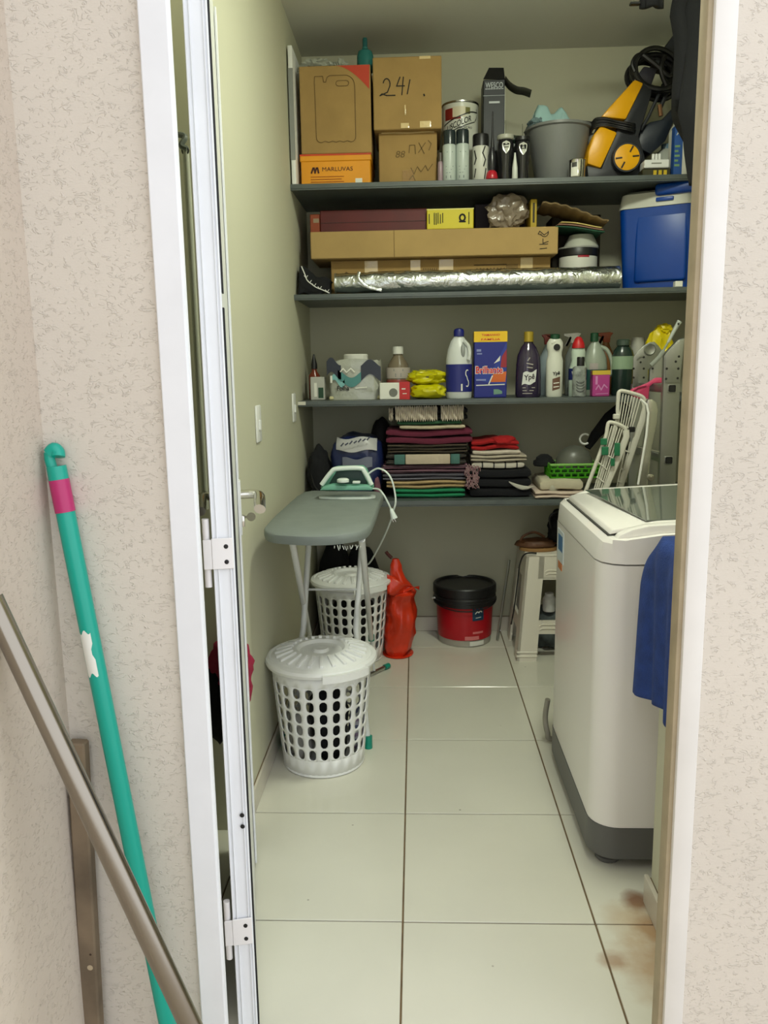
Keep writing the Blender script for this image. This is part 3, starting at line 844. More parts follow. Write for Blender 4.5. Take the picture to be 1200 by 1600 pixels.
# orange shoe box
YS = 3.46
ORG = mat('shoebox_orange', (226, 150, 18), .5, var=.08, vscale=8)
ORG2 = mat('shoebox_red_orange', (196, 62, 22), .5, var=.15, vscale=8)
t, bx, x0, x1, zs_ = carton('shoe_box', 'orange shoe box with dark printed logo under the jerry can carton', 'box', 471, 579, 243, YS, Z1, .30, ORG)
obj('lid', MB().box(x0 - .003, x1 + .004, YS - .004, YS + .304, zs_ - .022, zs_ + .006, .003, 1), ORG, t)
obj('lid_band', MB().box(x0 - .0035, x1 + .0045, YS - .0046, YS, zs_ - .0005, zs_ + .0062, 0), ORG2, t)
cz = zs_ - .055
lg = MB()
for dx in (0, .014): stroke(lg, [(-.017 + dx, -.010), (-.010 + dx, .008), (-.006 + dx, .008), (-.002 + dx, -.010)], .0065, flat(x0 + .060, cz, YS - .0012))
obj('logo', lg, mat('dark_brown_ink', (60, 20, 14), .7), t, smooth=0)
lettering('MARLUVAS', t, mat('dark_brown_ink', (60, 20, 14), .7), .125, .016, flat(x0 + .150, cz + .003, YS - .0015))
pr = MB()
for k in range(4): stroke(pr, [(-.035, -.026 - k * .010), (.10 - (k % 2) * .01, -.026 - k * .010)], .0022, flat(x0 + .075, cz, YS - .001))
obj('print_lines', pr, mat('orange_ink', (150, 70, 12), .7), t, smooth=0)
obj('size_label', MB().box(x1 - .062, x1 - .034, YS - .0014, YS, zs_ - .125, zs_ - .090), PAPER, t)

# tall carton with the jerry can outline, open top
cz0 = zs_ + .0068
t, bx, x0, x1, zc = carton('carton', 'tall brown carton printed with a jerry can outline, at the left end of top shelf', 'box', 468, 579, 102, YS, cz0, .30, CARD)
cw = x1 - x0; ch = zc - cz0
F = flat(x0, cz0, YS - .001)
o = MB()
L, R_, T_, B_ = cw * .22, cw * .78, ch * .88, ch * .13
pts = [(L, B_ + .02), (L - .002, T_ - .02), (L, T_), (L + .032, T_), (L + .036, T_ - .022), (L + .044, T_ - .022), (L + .05, T_ - .004)] + [(L + .06, T_ + .002), (R_ - .045, T_ + .002)] + arc(R_ - .04, T_ - .038, .04, .04, 90, 0, 6) + [(R_, B_ + .02)] + arc(R_ - .02, B_ + .02, .02, .02, 0, -90, 4) + [(R_ - .02 - k * (R_ - L - .04) / 8, B_ + (.005 if k % 2 else 0)) for k in range(9)] + arc(L + .02, B_ + .02, .02, .02, -90, -180, 4)
stroke(o, pts, .0020, F)
hx, hz_ = R_ - .052, T_ - .028
stroke(o, arc(hx - .014, hz_, .010, .010, 90, 270, 5) + arc(hx + .018, hz_, .010, .010, -90, 90, 5) + [(hx - .014, hz_ + .010)], .0020, F)
obj('outline_print', o, mat('faded_ink', (88, 66, 34), .8), t, smooth=0)
cn = MB(); cvs = [(cw * .52, ch - .002)] + [(cw * .52 + (cw * .46) * k / 8, ch - .002 - ch * .27 * (k / 8) ** 1.7) for k in range(1, 9)] + [(cw - .002, ch - .002)]
cn.bm.faces.new([cn.bm.verts.new(F(*p)) for p in cvs]); obj('red_corner', cn, mat('carton_red', (186, 62, 38), .7), t, smooth=0)
obj('flap', MB().box(x0 + .07, x1, YS + .26, YS + .264, zc, zc + .045, M=None), CARD2, t)
# crumpled bags and bottle on that carton
FILM = mat('white_film', (196, 200, 186), .3, trans=.25, alpha=.9)
def crumple(name, label, c, rad, m_, seed, amp=.45, freq=2.2, group=None, floor=None, cat='bag'):
    return tag(obj(name, MB().blob(c, rad, amp, freq, seed, 4, floor=floor), m_, smooth=25), label, cat, group)
ym = YS + .10
p = at(497, 92, ym)
crumple('plastic_bag', 'crumpled white plastic bag on the jerry can carton, at the left wall', (p.x, ym, zc + .020), (.075, .07, .032), FILM, 21, floor=zc + .0006)
p = at(532, 86, ym)
crumple('plastic_bag', 'small crumpled pale plastic bag on the jerry can carton, next to the teal bottle', (p.x - .002, ym, zc + .022), (.030, .045, .030), FILM, 25, floor=zc + .0006)
p = at(575, 80, YS + .09); bx_ = p.x - .012
t = thing('spray_bottle', 'teal plastic bottle standing on the jerry can carton near the ceiling', 'bottle', (bx_, YS + .09, zc))
TEAL = mat('teal_plastic', (38, 112, 108), .35)
obj('body', MB().lathe([(.030, zc + .0006), (.034, zc + .004), (.034, zc + .06), (.028, zc + .078), (.012, zc + .088), (.012, zc + .094)], c=(bx_, YS + .09, 0)), TEAL, t)
obj('cap', MB().lathe([(.010, zc + .094), (.010, zc + .125), (.008, zc + .13)], c=(bx_, YS + .09, 0)), mat('teal_dark', (20, 84, 84), .35), t)

# white panel standing against the left wall
x_ = XL + .003
t = thing('narrow_board', 'narrow white board on edge between the left wall and the top shelf cartons', 'panel', (x_, 3.6, Z1))
pt = at(463, 70, 3.415).z
obj('board', MB().box(x_ + .004, x_ + .022, 3.415, 3.88, Z1 + .0005, pt, .003, 2), WPLAST, t)
obj('grey_strip', MB().box(x_ + .003, x_ + .0225, 3.4140, 3.4152, at(463, 250, 3.415).z, at(463, 106, 3.415).z), mat('grey_strip', (140, 142, 138), .6), t)

# the two cartons marked with pen
t, bx, x0, x1, z88 = carton('carton', 'lower brown carton of two with faint pen scribbles, top shelf beside the shoe box', 'box', 592, 683, 207, 3.50, Z1, .30, CARD, mid=245)
F = flat(x0, Z1, 3.4988)
h = z88 - Z1; w = x1 - x0
pen = mat('faint_pen', (104, 82, 44), .8)
lettering('88', t, pen, .040, .026, flat(x0 + w * .37, Z1 + h * .60, 3.4986), name='handwriting', shear=.2)
sk_ = MB()
stroke(sk_, [(w * .52, h * .62), (w * .53, h * .76), (w * .62, h * .76), (w * .63, h * .60)], .003, F)
stroke(sk_, [(w * .68, h * .62), (w * .80, h * .80)], .003, F); stroke(sk_, [(w * .69, h * .80), (w * .78, h * .60)], .003, F)
stroke(sk_, [(w * .86, h * .66), (w * .90, h * .78), (w * .85, h * .84)], .003, F)
stroke(sk_, [(w * .55, h * .34), (w * .60, h * .22), (w * .66, h * .36), (w * .72, h * .26), (w * .80, h * .38), (w * .84, h * .28), (w * .92, h * .40)], .003, F)
stroke(sk_, [(w * .52, h * .12), (w * .58, h * .20), (w * .62, h * .10)], .003, F)
obj('handwriting', sk_, pen, t, smooth=0)
obj('tape', MB().grid(lambda u, v: F(w * (.40 + .20 * u), h * (.02 + .28 * v)) - Vector((0, .0004, 0)), 6, 4), mat('brown_tape', (150, 116, 66), .2, coat=.4, bump=.5, bscale=70), t)
obj('tape', MB().grid(lambda u, v: F(w * (.05 + .9 * u), h * (.985 + .005 * math.sin(u * 9))) + Vector((0, -.0008, .004 * v)), 10, 1), TAPE, t)
t, bx, x0, x1, z241 = carton('carton', 'upper brown carton of two with 241 written on its front, top shelf', 'box', 583, 690, 88, YS, z88 + .0008, .33, CARD, mid=145)
h = z241 - z88; w = x1 - x0; F = flat(x0, z88, YS - .0009)
sk_ = MB()
stroke(sk_, arc(w * .20, h * .63, w * .05, h * .075, 165, -20, 8) + [(w * .21, h * .52), (w * .10, h * .475), (w * .13, h * .50), (w * .20, h * .475), (w * .32, h * .475)], .0042, F)
stroke(sk_, [(w * .395, h * .72), (w * .345, h * .60), (w * .46, h * .60)], .0042, F); stroke(sk_, [(w * .445, h * .72), (w * .42, h * .48)], .0042, F)
stroke(sk_, [(w * .54, h * .68), (w * .50, h * .49)], .0042, F)
stroke(sk_, [(w * .742, h * .475), (w * .748, h * .46)], .006, F)
obj('handwriting', sk_, INK, t, smooth=0)
for u0, u1, v0, v1 in ((.68, .84, .955, .995), (.40, .52, .02, .09), (.68, .84, .02, .11), (.455, .475, .20, .34)):
    obj('tape', MB().grid(lambda u, v: F(w * (u0 + (u1 - u0) * u), h * (v0 + (v1 - v0) * v)) + Vector((0, -.0012 - .002 * abs(noise.noise(Vector((u * 4, v * 4, u0 * 9)))), 0)), 8, 4), TAPE, t)
obj('flap', MB().prism([(x0 + .03, YS + .18), (x0 + .12, YS + .18)] + [(x0 + .12, YS + .183), (x0 + .03, YS + .183)], z241, z241 + .03, 'Z'), mat('dark_flap', (60, 54, 40), .8), t)

# paint can
def tins(): pass
YC = 3.66
c = at(719, 200, YC); r = (at(748, 200, YC).x - at(691, 200, YC).x) / 2 * .985
zt = at(719, 156, YC - r).z
t = thing('paint_can', 'round white paint can with red and black printed label standing behind the spray cans', 'paint can', (c.x, YC, Z1))
obj('shell', MB().lathe([(r * .98, Z1 + .0006), (r, Z1 + .004), (r, zt - .012), (r * 1.0, zt - .004)], c=(c.x, YC, 0), n=40), mat('can_white', (206, 208, 196), .3), t)
obj('rim', MB().lathe([(r, zt - .008), (r * 1.025, zt - .006), (r * 1.025, zt), (r * .95, zt), (r * .93, zt - .008), (.0001, zt - .008)], c=(c.x, YC, 0), n=40, cap=False), STEEL, t)
Wc = lambda cz, a=0, dr=.0012: wrap(c.x, YC, r + dr, cz, a)
hh = zt - Z1
zl = at(719, 190, YC - r).z
sw = MB()
band = [(-.078, -.030), (-.05, -.005), (-.02, .018), (.03, .030), (.062, .044), (.075, .058)]
def ribbon(pts, w0, place, par, m_, nm):
    mb = MB(); n = 24
    P = smooth_path([(x, y, 0) for x, y in pts], 6)
    V = [[mb.bm.verts.new(place(p.x, p.y + s_ * w0)) for p in P] for s_ in (-.5, .5)]
    for i in range(len(P) - 1): mb.bm.faces.new((V[0][i], V[0][i + 1], V[1][i + 1], V[1][i]))
    return obj(nm, mb, m_, par, smooth=0)
ribbon([(x_, .36 * x_ + .024 - .30 * max(0, x_ - .045)) for x_ in (-.085, -.05, -.02, .01, .04, .065, .085)], .005, Wc(zl, 0, .0013), t, BLACK, 'label_swoosh')
ribbon([(x_, .36 * x_ - .020) for x_ in (-.085, -.05, -.02, .01, .04, .065)], .004, Wc(zl, 0, .0013), t, BLACK, 'label_swoosh')
ribbon([(.066, .006), (.078, .022), (.082, .040), (.076, .056)], .006, Wc(zl, 0, .0012), t, BLACK, 'label_swoosh')
patch(Wc(zl + .034, -.50, .0008), .075, .045, mat('label_red_brown', (128, 34, 28), .4), 'label_picture', t)
patch(Wc(zl + .040, -.12, .0010), .055, .040, mat('label_leaf_cream', (204, 196, 168), .4), 'label_picture', t)
patch(Wc(zl + .044, .12, .0009), .060, .026, mat('label_olive', (110, 108, 58), .4), 'label_picture', t)
_w = wrap(c.x, YC, r + .0022, zl - .002)
lettering('USCOLOR', t, INK, .108, .024, lambda x, y: _w(x - .008, y + .36 * (x - .008) + .001), bold=.01)
lettering('TRADI\u00c7\u00c3O', t, INK, .070, .013, wrap(c.x, YC, r + .0018, at(719, 199, YC - r).z, .18), bold=.01)

# black open carton with the tool maker's name
YW = 3.60
WB = mat('wesco_black', (20, 25, 30), .5, var=.1, vscale=12)
t, bx, x0, x1, zw = carton('tool_box', 'tall black open carton with white lettering and loose flaps, behind the spray cans', 'box', 755, 789, 124, YW, Z1, .11, WB, mid=160)
wcx = (x0 + x1) / 2
_p = lambda px, py, dy=0: Vector((*at(px, py, YW + dy).xz[:1], YW + dy, at(px, py, YW + dy).z))
def quad(mb, ps):
    mb.bm.faces.new([mb.bm.verts.new(p) for p in ps]); return mb
obj('flap', quad(MB(), [_p(755, 124), _p(789, 124), _p(787, 106, .03), _p(764, 106, .03)]), BLACK, t, smooth=0, solid=.0015)
fl_ = MB(); fp = smooth_path([_p(790, 117), _p(797, 126, -.02), _p(808, 133, -.03), _p(820, 135, -.03), _p(831, 139, -.03)], 5)
fl_.grid(lambda u, v: fp[min(int(u * (len(fp) - 1)), len(fp) - 1)] + Vector((0, .055 * v, -.012 * v - .004)), len(fp) - 1, 2)
obj('flap', fl_, mat('flap_inside', (50, 50, 42), .7), t, solid=.0015)
fl_ = MB(); fp2 = [_p(795, 210), _p(800, 201), _p(806, 202), _p(809, 208)]
obj('pale_edge', MB().box(x1 - .0012, x1 + .0006, YW - .0008, YW + .002, at(770, 250, YW).z, at(770, 135, YW).z), mat('pale_edge', (196, 200, 190), .6), t)  # pale strip down the right front edge of the carton
lettering('WESCO', t, mat('grey_print', (190, 196, 200), .6), (x1 - x0) * .80, .022, flat(wcx, at(772, 133, YW).z, YW - .001), bold=.01)
pr = MB(); zz = at(772, 139, YW).z
for k in range(7): stroke(pr, [(-.036 + k * .011, 0), (-.029 + k * .011, 0)], .003, flat(wcx, zz, YW - .001))
stroke(pr, [(-.046, -.026), (.046, -.026)], .0016, flat(wcx, zz, YW - .001)); stroke(pr, [(-.018, -.052), (.02, -.052)], .008, flat(wcx, zz, YW - .001))
obj('print_lines', pr, mat('grey_print', (190, 196, 200), .6), t, smooth=0)

# spray cans and small bottles in the front row
def lathe_at(px, Y, prof, zb, n=24):
    x = at(px, 250, Y).x
    return MB().lathe([(r_, zb + z_) for r_, z_ in prof], c=(x, Y, 0), n=n), x


def can(px, Y, r, h, capf, label, body, capm, name='spray_can', group=None, zb=Z1):
    x = at(px, 245, Y).x
    t = thing(name, label, 'spray can', (x, Y, zb), group)
    hc = h * capf
    obj('body', MB().lathe([(r * .92, zb + .0006), (r, zb + .005), (r, zb + h - hc - .006), (r * .93, zb + h - hc)], c=(x, Y, 0), n=26), body, t)
    obj('cap', MB().lathe([(r * .96, zb + h - hc), (r * .96, zb + h - .006), (r * .90, zb + h)], c=(x, Y, 0), n=26), capm, t)
    return t, x
CANG = mat('can_label_grey', (178, 188, 182), .35)
hz1 = at(702, 205, 3.47).z - Z1
for k, px in enumerate((702, 722.5)):
    t, x = can(px, 3.47, .0272, hz1 + .002 * k, .27, ('slim spray can with grey label and dark cap, the left one of two', 'slim spray can with grey label and dark cap, the right one of two')[k], CANG, mat('can_cap_dark', (34, 44, 46), .25), group='slim grey spray cans')
    pr = MB()
    for q_ in range(3): stroke(pr, [(-.014, .060 - .012 * q_), (.014 - .006 * q_, .060 - .012 * q_)], .004 if q_ == 0 else .002, wrap(x, 3.47, .0276, Z1))
    stroke(pr, [(-.012, .020), (.002, .020)], .010, wrap(x, 3.47, .0276, Z1)); stroke(pr, [(-.010, .115), (.012, .115)], .003, wrap(x, 3.47, .0276, Z1))
    obj('print_lines', pr, mat('grey_print2', (116, 124, 124), .6), t, smooth=0)
t, x = can(751, 3.485, .0345, at(751, 211, 3.485).z - Z1, .25, 'wide spray can with white label and black scribbled print', mat('can_label_white', (196, 196, 186), .4), BLACK)
pr = MB(); _w = wrap(x, 3.485, .0349, Z1)
stroke(pr, [(-.030, .12), (-.022, .09), (-.030, .07)], .006, _w); stroke(pr, [(.016, .135), (.006, .11), (.018, .085), (.010, .06)], .005, _w)
stroke(pr, [(-.024, .05), (-.030, .02)], .005, _w); stroke(pr, [(.020, .05), (.014, .012)], .005, _w)
obj('print_marks', pr, INK, t, smooth=0)
# thin tube next to the cartons
x = at(688, 262, 3.47).x
t = thing('glue_tube', 'thin pinkish grey tube standing between the cartons and the slim spray cans', 'tube', (x, 3.47, Z1))
obj('body', MB().lathe([(.010, Z1 + .0006), (.011, Z1 + .004), (.011, Z1 + .075), (.008, Z1 + .085)], c=(x, 3.47, 0)), mat('tube_pink_grey', (150, 128, 136), .3), t)
obj('cap', MB().lathe([(.009, Z1 + .085), (.008, Z1 + .118)], c=(x, 3.47, 0)), mat('cap_brown', (70, 60, 52), .4), t)
# oil can: red base, long black spout
x = at(768.5, 262, 3.455).x; y = 3.455
t = thing('oil_can', 'small red oil can with a long thin black spout, in front of the spray cans', 'oil can', (x, y, Z1))
obj('saucer', MB().lathe([(.024, Z1 + .0006), (.032, Z1 + .005), (.0001, Z1 + .006)], c=(x, y, 0)), BLACK, t)
obj('body', MB().lathe([(.023, Z1 + .006), (.024, Z1 + .016), (.020, Z1 + .034), (.012, Z1 + .042)], c=(x, y, 0)), mat('oil_can_red', (176, 28, 44), .3), t)
obj('neck', MB().lathe([(.013, Z1 + .041), (.016, Z1 + .060), (.015, Z1 + .10), (.009, Z1 + .13)], c=(x, y, 0)), mat('smoke_black', (30, 30, 36), .25), t)
obj('spout', MB().lathe([(.008, Z1 + .13), (.0045, Z1 + .17), (.0025, Z1 + .265)], c=(x + .002, y, 0), n=12), BLACK, t)
# two black bottles with silver shields
for k, (px, r, topy, col) in enumerate(((789.5, .034, 212, True), (816, .031, 215, False))):
    Yb = 3.49
    x = at(px, 245, Yb).x; h = at(px, topy, Yb).z - Z1
    t = thing('polish_bottle', ('black bottle with silver shield label and a pale collar, left of the grey bucket', 'black bottle with silver shield label touching the grey bucket')[k], 'bottle', (x, Yb, Z1), 'black shield bottles')
    obj('body', MB().lathe([(r * .80, Z1 + .0006), (r * .86, Z1 + .006), (r * .80, Z1 + .06), (r * .98, Z1 + h * .62), (r, Z1 + h * .80), (r * .8, Z1 + h * .93), (r * .5, Z1 + h * .97)], c=(x, Yb, 0), n=26), mat('bottle_black', (32, 32, 34), .18), t)
    obj('cap', MB().lathe([(r * .9, Z1 + h * .90), (r * 1.0, Z1 + h * .92), (r * 1.0, Z1 + h * .995), (r * .3, Z1 + h)], c=(x, Yb, 0), n=26), mat('collar_grey', (170, 170, 156), .4) if col else BLACK, t)
    obj('nozzle', MB().tube([(x, Yb, Z1 + h), (x - .002, Yb, Z1 + h + .058 - .006 * k)], .0022, 8), STEEL, t)
    sh_ = MB(); _w = wrap(x, Yb, r * 1.02, Z1 + h * .72)
    sh_.bm.faces.new([sh_.bm.verts.new(_w(a, b)) for a, b in ((-.015, .018), (-.017, .010), (-.013, -.010), (0, -.026), (.013, -.010), (.017, .010), (.015, .018), (0, .024))])
    obj('shield_label', sh_, mat('silver_label', (206, 208, 204), .25, metal=.6), t, smooth=0)
    pr = MB(); stroke(pr, [(-.010, .008), (.010, .010)], .003, wrap(x, Yb, r * 1.02 + .0012, Z1 + h * .72)); stroke(pr, [(-.008, -.001), (.009, 0)], .0025, wrap(x, Yb, r * 1.02 + .0012, Z1 + h * .72))
    obj('label_print', pr, INK, t, smooth=0)
x = at(804.5, 262, 3.455).x
tag(obj('silicone_tube', MB().lathe([(.011, Z1 + .0006), (.0125, Z1 + .004), (.011, Z1 + .05), (.004, Z1 + .098), (.003, Z1 + .108)], c=(x, 3.455, 0), n=20), mat('tube_white', (204, 208, 200), .35)), 'small pointed white tube standing between the two shield bottles', 'tube')
# dark green scoop behind them
x, z_ = at(803, 203, 3.57).x, at(803, 203, 3.57).z
t = tag(obj('hand_scoop', MB().blob((x + .005, 3.565, Z1 + .185), (.034, .022, .018), .2, 2, 31, 3).tube([(x, 3.565, Z1 + .001), (x, 3.565, Z1 + .19)], .010, 10), mat('dark_green', (28, 44, 34), .4)), 'dark green scoop standing behind the black bottles', 'scoop')

# grey bucket with a pale blue cloth
YB_ = 3.62
c = at(872, 230, YB_); r1 = (at(921, 190, YB_).x - at(820, 190, YB_).x) / 2; r0 = (at(900, 270, YB_).x - at(836, 270, YB_).x) / 2
zt = at(872, 187, YB_ - r1).z
t = thing('bucket', 'grey plastic bucket with a pale blue cloth hanging out, on top shelf', 'bucket', (c.x, YB_, Z1))
GB = mat('bucket_grey_plastic', (122, 124, 122), .42)
obj('shell', MB().lathe([(.0001, Z1 + .0006), (r0, Z1 + .0006), (r0 + .002, Z1 + .004), (r1 - .004, zt - .012), (r1 - .008, zt - .010), (r0 - .002, Z1 + .008), (.0001, Z1 + .008)], c=(c.x, YB_, 0), n=44, cap=False), GB, t)
obj('rim', MB().lathe([(r1 - .004, zt - .014), (r1 + .006, zt - .010), (r1 + .006, zt), (r1 - .008, zt), (r1 - .008, zt - .010)], c=(c.x, YB_, 0), n=44, cap=False), GB, t)
obj('handle', MB().tube(smooth_path([(c.x - r1 - .008, YB_, zt - .012), (c.x - .10, YB_ - .02, zt + .018), (c.x, YB_ - .01, zt + .03), (c.x + .10, YB_ + .01, zt + .03), (c.x + r1 + .020, YB_ - .02, zt + .008), (c.x + r1 + .012, YB_ - .03, zt - .03)], 6), .0055, 8), mat('handle_dark', (52, 52, 52), .4), t)
obj('pour_lip', MB().blob((c.x + r1 + .006, YB_ - .02, zt - .055), (.022, .03, .030), .05, 2, 3, 3), GB, t, smooth=70)
CB = mat('pale_blue_cloth', (160, 196, 196), .95, bump=.4, bscale=40)
def clothfn(u, v):
    px = 838 + 62 * u
    base = at(px, 186, YB_ - r1 * .55)
    k = noise.noise(Vector((u * 4, v * 3, 2.0))) + .5 * noise.noise(Vector((u * 9, v * 7, 5)))
    top = (.092 - .040 * abs(u - .30) * 2 + .022 * math.sin(u * 11)) * math.sin(PI * min(1, v * 1.02))
    return Vector((base.x + .01 * k, YB_ - r1 * .62 + r1 * 1.1 * v + .012 * k, zt - .004 + max(0, top) + .016 * k * math.sin(PI * v)))
cl = obj('cleaning_cloth', MB().grid(clothfn, 34, 22), CB, smooth=60, solid=.004)
tag(cl, 'pale blue crumpled cloth lying over the grey bucket on top shelf', 'cloth')
crumple('cleaning_cloth', 'greyish cloth bunched at the left rim of the grey bucket', (at(836, 180, YB_).x, YB_ - .03, zt + .012), (.036, .06, .022), mat('grey_blue_cloth', (112, 134, 138), .95), 33, .3, 2.4, cat='cloth')

# small silver tin
x = at(902, 262, 3.455).x; h = at(902, 250, 3.455).z - Z1
t = thing('small_tin', 'small silver tin with white label in front of the grey bucket', 'tin', (x, 3.455, Z1))
obj('shell', MB().lathe([(.033, Z1 + .0006), (.0345, Z1 + .003), (.0335, Z1 + .005), (.0335, Z1 + h - .006), (.0350, Z1 + h - .003), (.033, Z1 + h), (.030, Z1 + h - .004), (.0001, Z1 + h - .004)], c=(x, 3.455, 0), n=30, cap=False), CHROME, t)
patch(wrap(x, 3.455, .0342, Z1 + h * .45, -.55), .030, h * .72, PAPER, 'label', t)
patch(wrap(x, 3.455, .0346, Z1 + h * .68, -.55), .022, .018, mat('label_dark_band', (70, 70, 66), .5), 'label_band', t)

# ------------------------------------------------------------------ pressure washer
YP = 3.54
P = lambda px, py: xz(px, py, YP)
pw = thing('pressure_washer', 'yellow and black pressure washer with coiled hose at the right of the top shelf', 'pressure washer', (P(970, 270)[0], YP + .08, Z1))
YEL = mat('washer_yellow', (238, 172, 0), .35)
PWB = mat('washer_black', (36, 38, 44), .45)
zf = Z1 + .0008
def G(*pp): return [(a, max(b, zf)) for a, b in (P(*q) for q in pp)]
obj('body', MB().prism(G((1003, 131), (1020, 135), (1017, 152), (998, 212), (1008, 245), (1006, 284), (919, 284), (917, 258), (940, 262), (962, 207), (976, 187)), YP, YP + .17, 'Y', .006), PWB, pw)
obj('upper_shell', MB().prism(G((991, 125), (1005, 131), (977, 188), (938, 184), (950, 170)), YP - .012, YP + .165, 'Y', .008), YEL, pw)
obj('lower_shell', MB().prism(G((938, 197), (964, 208), (938, 264), (917, 257), (918, 238), (927, 211)), YP - .012, YP + .165, 'Y', .008), YEL, pw)
obj('neck', MB().prism(G((991, 124), (1009, 100), (1030, 104), (1018, 136), (1004, 131)), YP + .02, YP + .14, 'Y', .006), mat('washer_grey', (58, 56, 68), .45), pw)
obj('handle', MB().prism(G((1024, 94), (1060, 44), (1074, 60), (1046, 100)), YP + .03, YP + .13, 'Y', .008), PWB, pw)
wc = P(976.5, 249)
wr = abs(P(997, 249)[0] - wc[0])
whl = obj('wheel', MB().lathe([(wr * 1.06, 0), (wr * 1.1, .004), (wr * 1.1, .026), (wr * .9, .03)], c=(wc[0], YP - .034, wc[1]), axis='Y', n=36), PWB, pw)
obj('hub_cap', MB().lathe([(.0001, -.004), (wr * .55, -.003), (wr * .94, .0), (wr * .97, .006)], c=(wc[0], YP - .035, wc[1]), axis='Y', n=36, cap=False), YEL, whl)
for a in (5, 62, 185, 242):
    ca, sa = math.cos(math.radians(a)), math.sin(math.radians(a))
    obj('hub_slot', MB().tube([(wc[0] + ca * wr * .40, YP - .0395, wc[1] + sa * wr * .40), (wc[0] + ca * wr * .88, YP - .0375, wc[1] + sa * wr * .88)], .0032, 6), PWB, whl)
HB = mat('hose_black', (18, 18, 20), .35)
hc = P(1029, 110)
hz_b = MB()
for k in range(7):
    rx, ry = .094 + .008 * math.sin(k * 2.1), .066 + .007 * math.cos(k * 1.7)
    tl = math.radians(-24 + 5 * math.sin(k * 1.3)); oy = YP + .005 + .018 * k
    pts = []
    for i in range(32):
        a = 2 * PI * i / 32; x, z = rx * math.cos(a), ry * math.sin(a)
        pts.append((hc[0] + .008 * math.sin(k * 1.9) + x * math.cos(tl) - z * math.sin(tl), oy + .008 * math.sin(a * 2 + k), hc[1] + .006 * math.cos(k * 2.3) + x * math.sin(tl) + z * math.cos(tl)))
    hz_b.tube(pts, .0105, 8, closed=True)
obj('hose_coil', hz_b, HB, pw)
hk = MB()
hk.tube(smooth_path([(*[P(1003, 88)[0]], YP - .015, P(1003, 88)[1]), (P(1022, 104)[0], YP - .02, P(1022, 104)[1]), (P(1044, 122)[0], YP - .02, P(1044, 122)[1]), (P(1052, 100)[0], YP - .015, P(1052, 100)[1])], 6), .010, 8)
hk.tube(smooth_path([(P(1036, 90)[0], YP - .018, P(1036, 90)[1]), (P(1030, 112)[0], YP - .022, P(1030, 112)[1]), (P(1040, 135)[0], YP - .01, P(1040, 135)[1])], 6), .010, 8)
hk.tube(smooth_path([(P(992, 112)[0], YP, P(992, 112)[1]), (P(988, 100)[0], YP, P(988, 100)[1]), (P(994, 88)[0], YP, P(994, 88)[1]), (P(1006, 83)[0], YP, P(1006, 83)[1])], 6), .008, 8)
obj('hose_loop', hk, HB, pw)
cw_ = MB()
for k in range(6):
    y0 = YP - .018 - .004 * (k % 2); off = k * 3.0
    cw_.tube(smooth_path([(P(926, 206 - off * .4)[0], YP + .06, P(926, 206 - off * .4)[1]), (P(928, 200 - off * .8)[0], y0 + .02, P(928, 200 - off * .8)[1]), (P(942, 193 - off * .7 + 5)[0], y0, P(942, 193 - off * .7 + 5)[1]), (P(962, 196 - off * .6 + 5)[0], y0, P(962, 196 - off * .6 + 5)[1]), (P(986, 204 - off * .7 + 3)[0], y0, P(986, 204 - off * .7 + 3)[1]), (P(1000, 204 - off)[0], YP + .05, P(1000, 204 - off)[1])], 5), .0048, 6)
obj('power_cable', cw_, HB, pw)
obj('rear_leg', MB().prism(G((1061, 158), (1066, 168), (1046, 215), (1022, 236), (1000, 224), (1004, 196), (1022, 184), (1042, 180)), YP + .05, YP + .15, 'Y', .008), mat('washer_navy', (28, 36, 48), .4), pw)
obj('lance', MB().tube([(P(1040, 128)[0], YP + .03, P(1040, 128)[1]), (P(1016, 180)[0], YP + .03, P(1016, 180)[1]), (P(1004, 200)[0], YP + .03, P(1004, 200)[1])], .007, 8).tube([(P(1052, 130)[0], YP + .05, P(1052, 130)[1]), (P(1036, 165)[0], YP + .05, P(1036, 165)[1])], .009, 8), PWB, pw)
obj('brass_fitting', MB().tube([(P(1034, 160)[0], YP + .03, P(1034, 160)[1]), (P(1036, 178)[0], YP + .03, P(1036, 178)[1])], .009, 10), mat('copper', (150, 110, 84), .3, metal=.8), pw)

# boxes at the right end
Yb = 3.47
t, bx, x0, x1, zyb = carton('flat_box', 'flat black and yellow box under the white charger, right of the pressure washer', 'box', 1004, 1048, 263, Yb, Z1, .12, mat('box_black_yellow', (48, 46, 20), .6), mid=268)
for k, px in enumerate((1024, 1032, 1040)):
    obj('yellow_print', MB().box(at(px - 3, 266, Yb).x, at(px + 2, 266, Yb).x, Yb - .0012, Yb, Z1 + .012, Z1 + .030), mat('print_yellow', (206, 176, 30), .6), t)
t, bx, x0, x1, zwb = carton('charger', 'white charger block lying on the flat black and yellow box', 'charger', 1007, 1046, 249, Yb - .005, zyb + .0006, .07, WPLAST, mid=255)
obj('recess', MB().box(x0 + .028, x0 + .068, Yb - .0062, Yb, zyb + .016, zyb + .021), mat('recess_grey', (150, 150, 140), .6), t)
for px in (1022, 1027, 1032): obj('pin', MB().box(at(px, 245, Yb).x - .005, at(px, 245, Yb).x + .005, Yb + .01, Yb + .02, zwb - .001, zwb + .026, .002, 1), WPLAST, t)
p = at(1040, 232, 3.66)
t = thing('glass_jar', 'white rounded jar behind the charger at the right end of top shelf', 'jar', (p.x, 3.66, Z1))
obj('body', MB().lathe([(.045, Z1 + .0006), (.05, Z1 + .006), (.05, Z1 + .10), (.042, Z1 + .135), (.02, Z1 + .155)], c=(p.x, 3.66, 0)), mat('jar_pale', (184, 188, 178), .25), t)
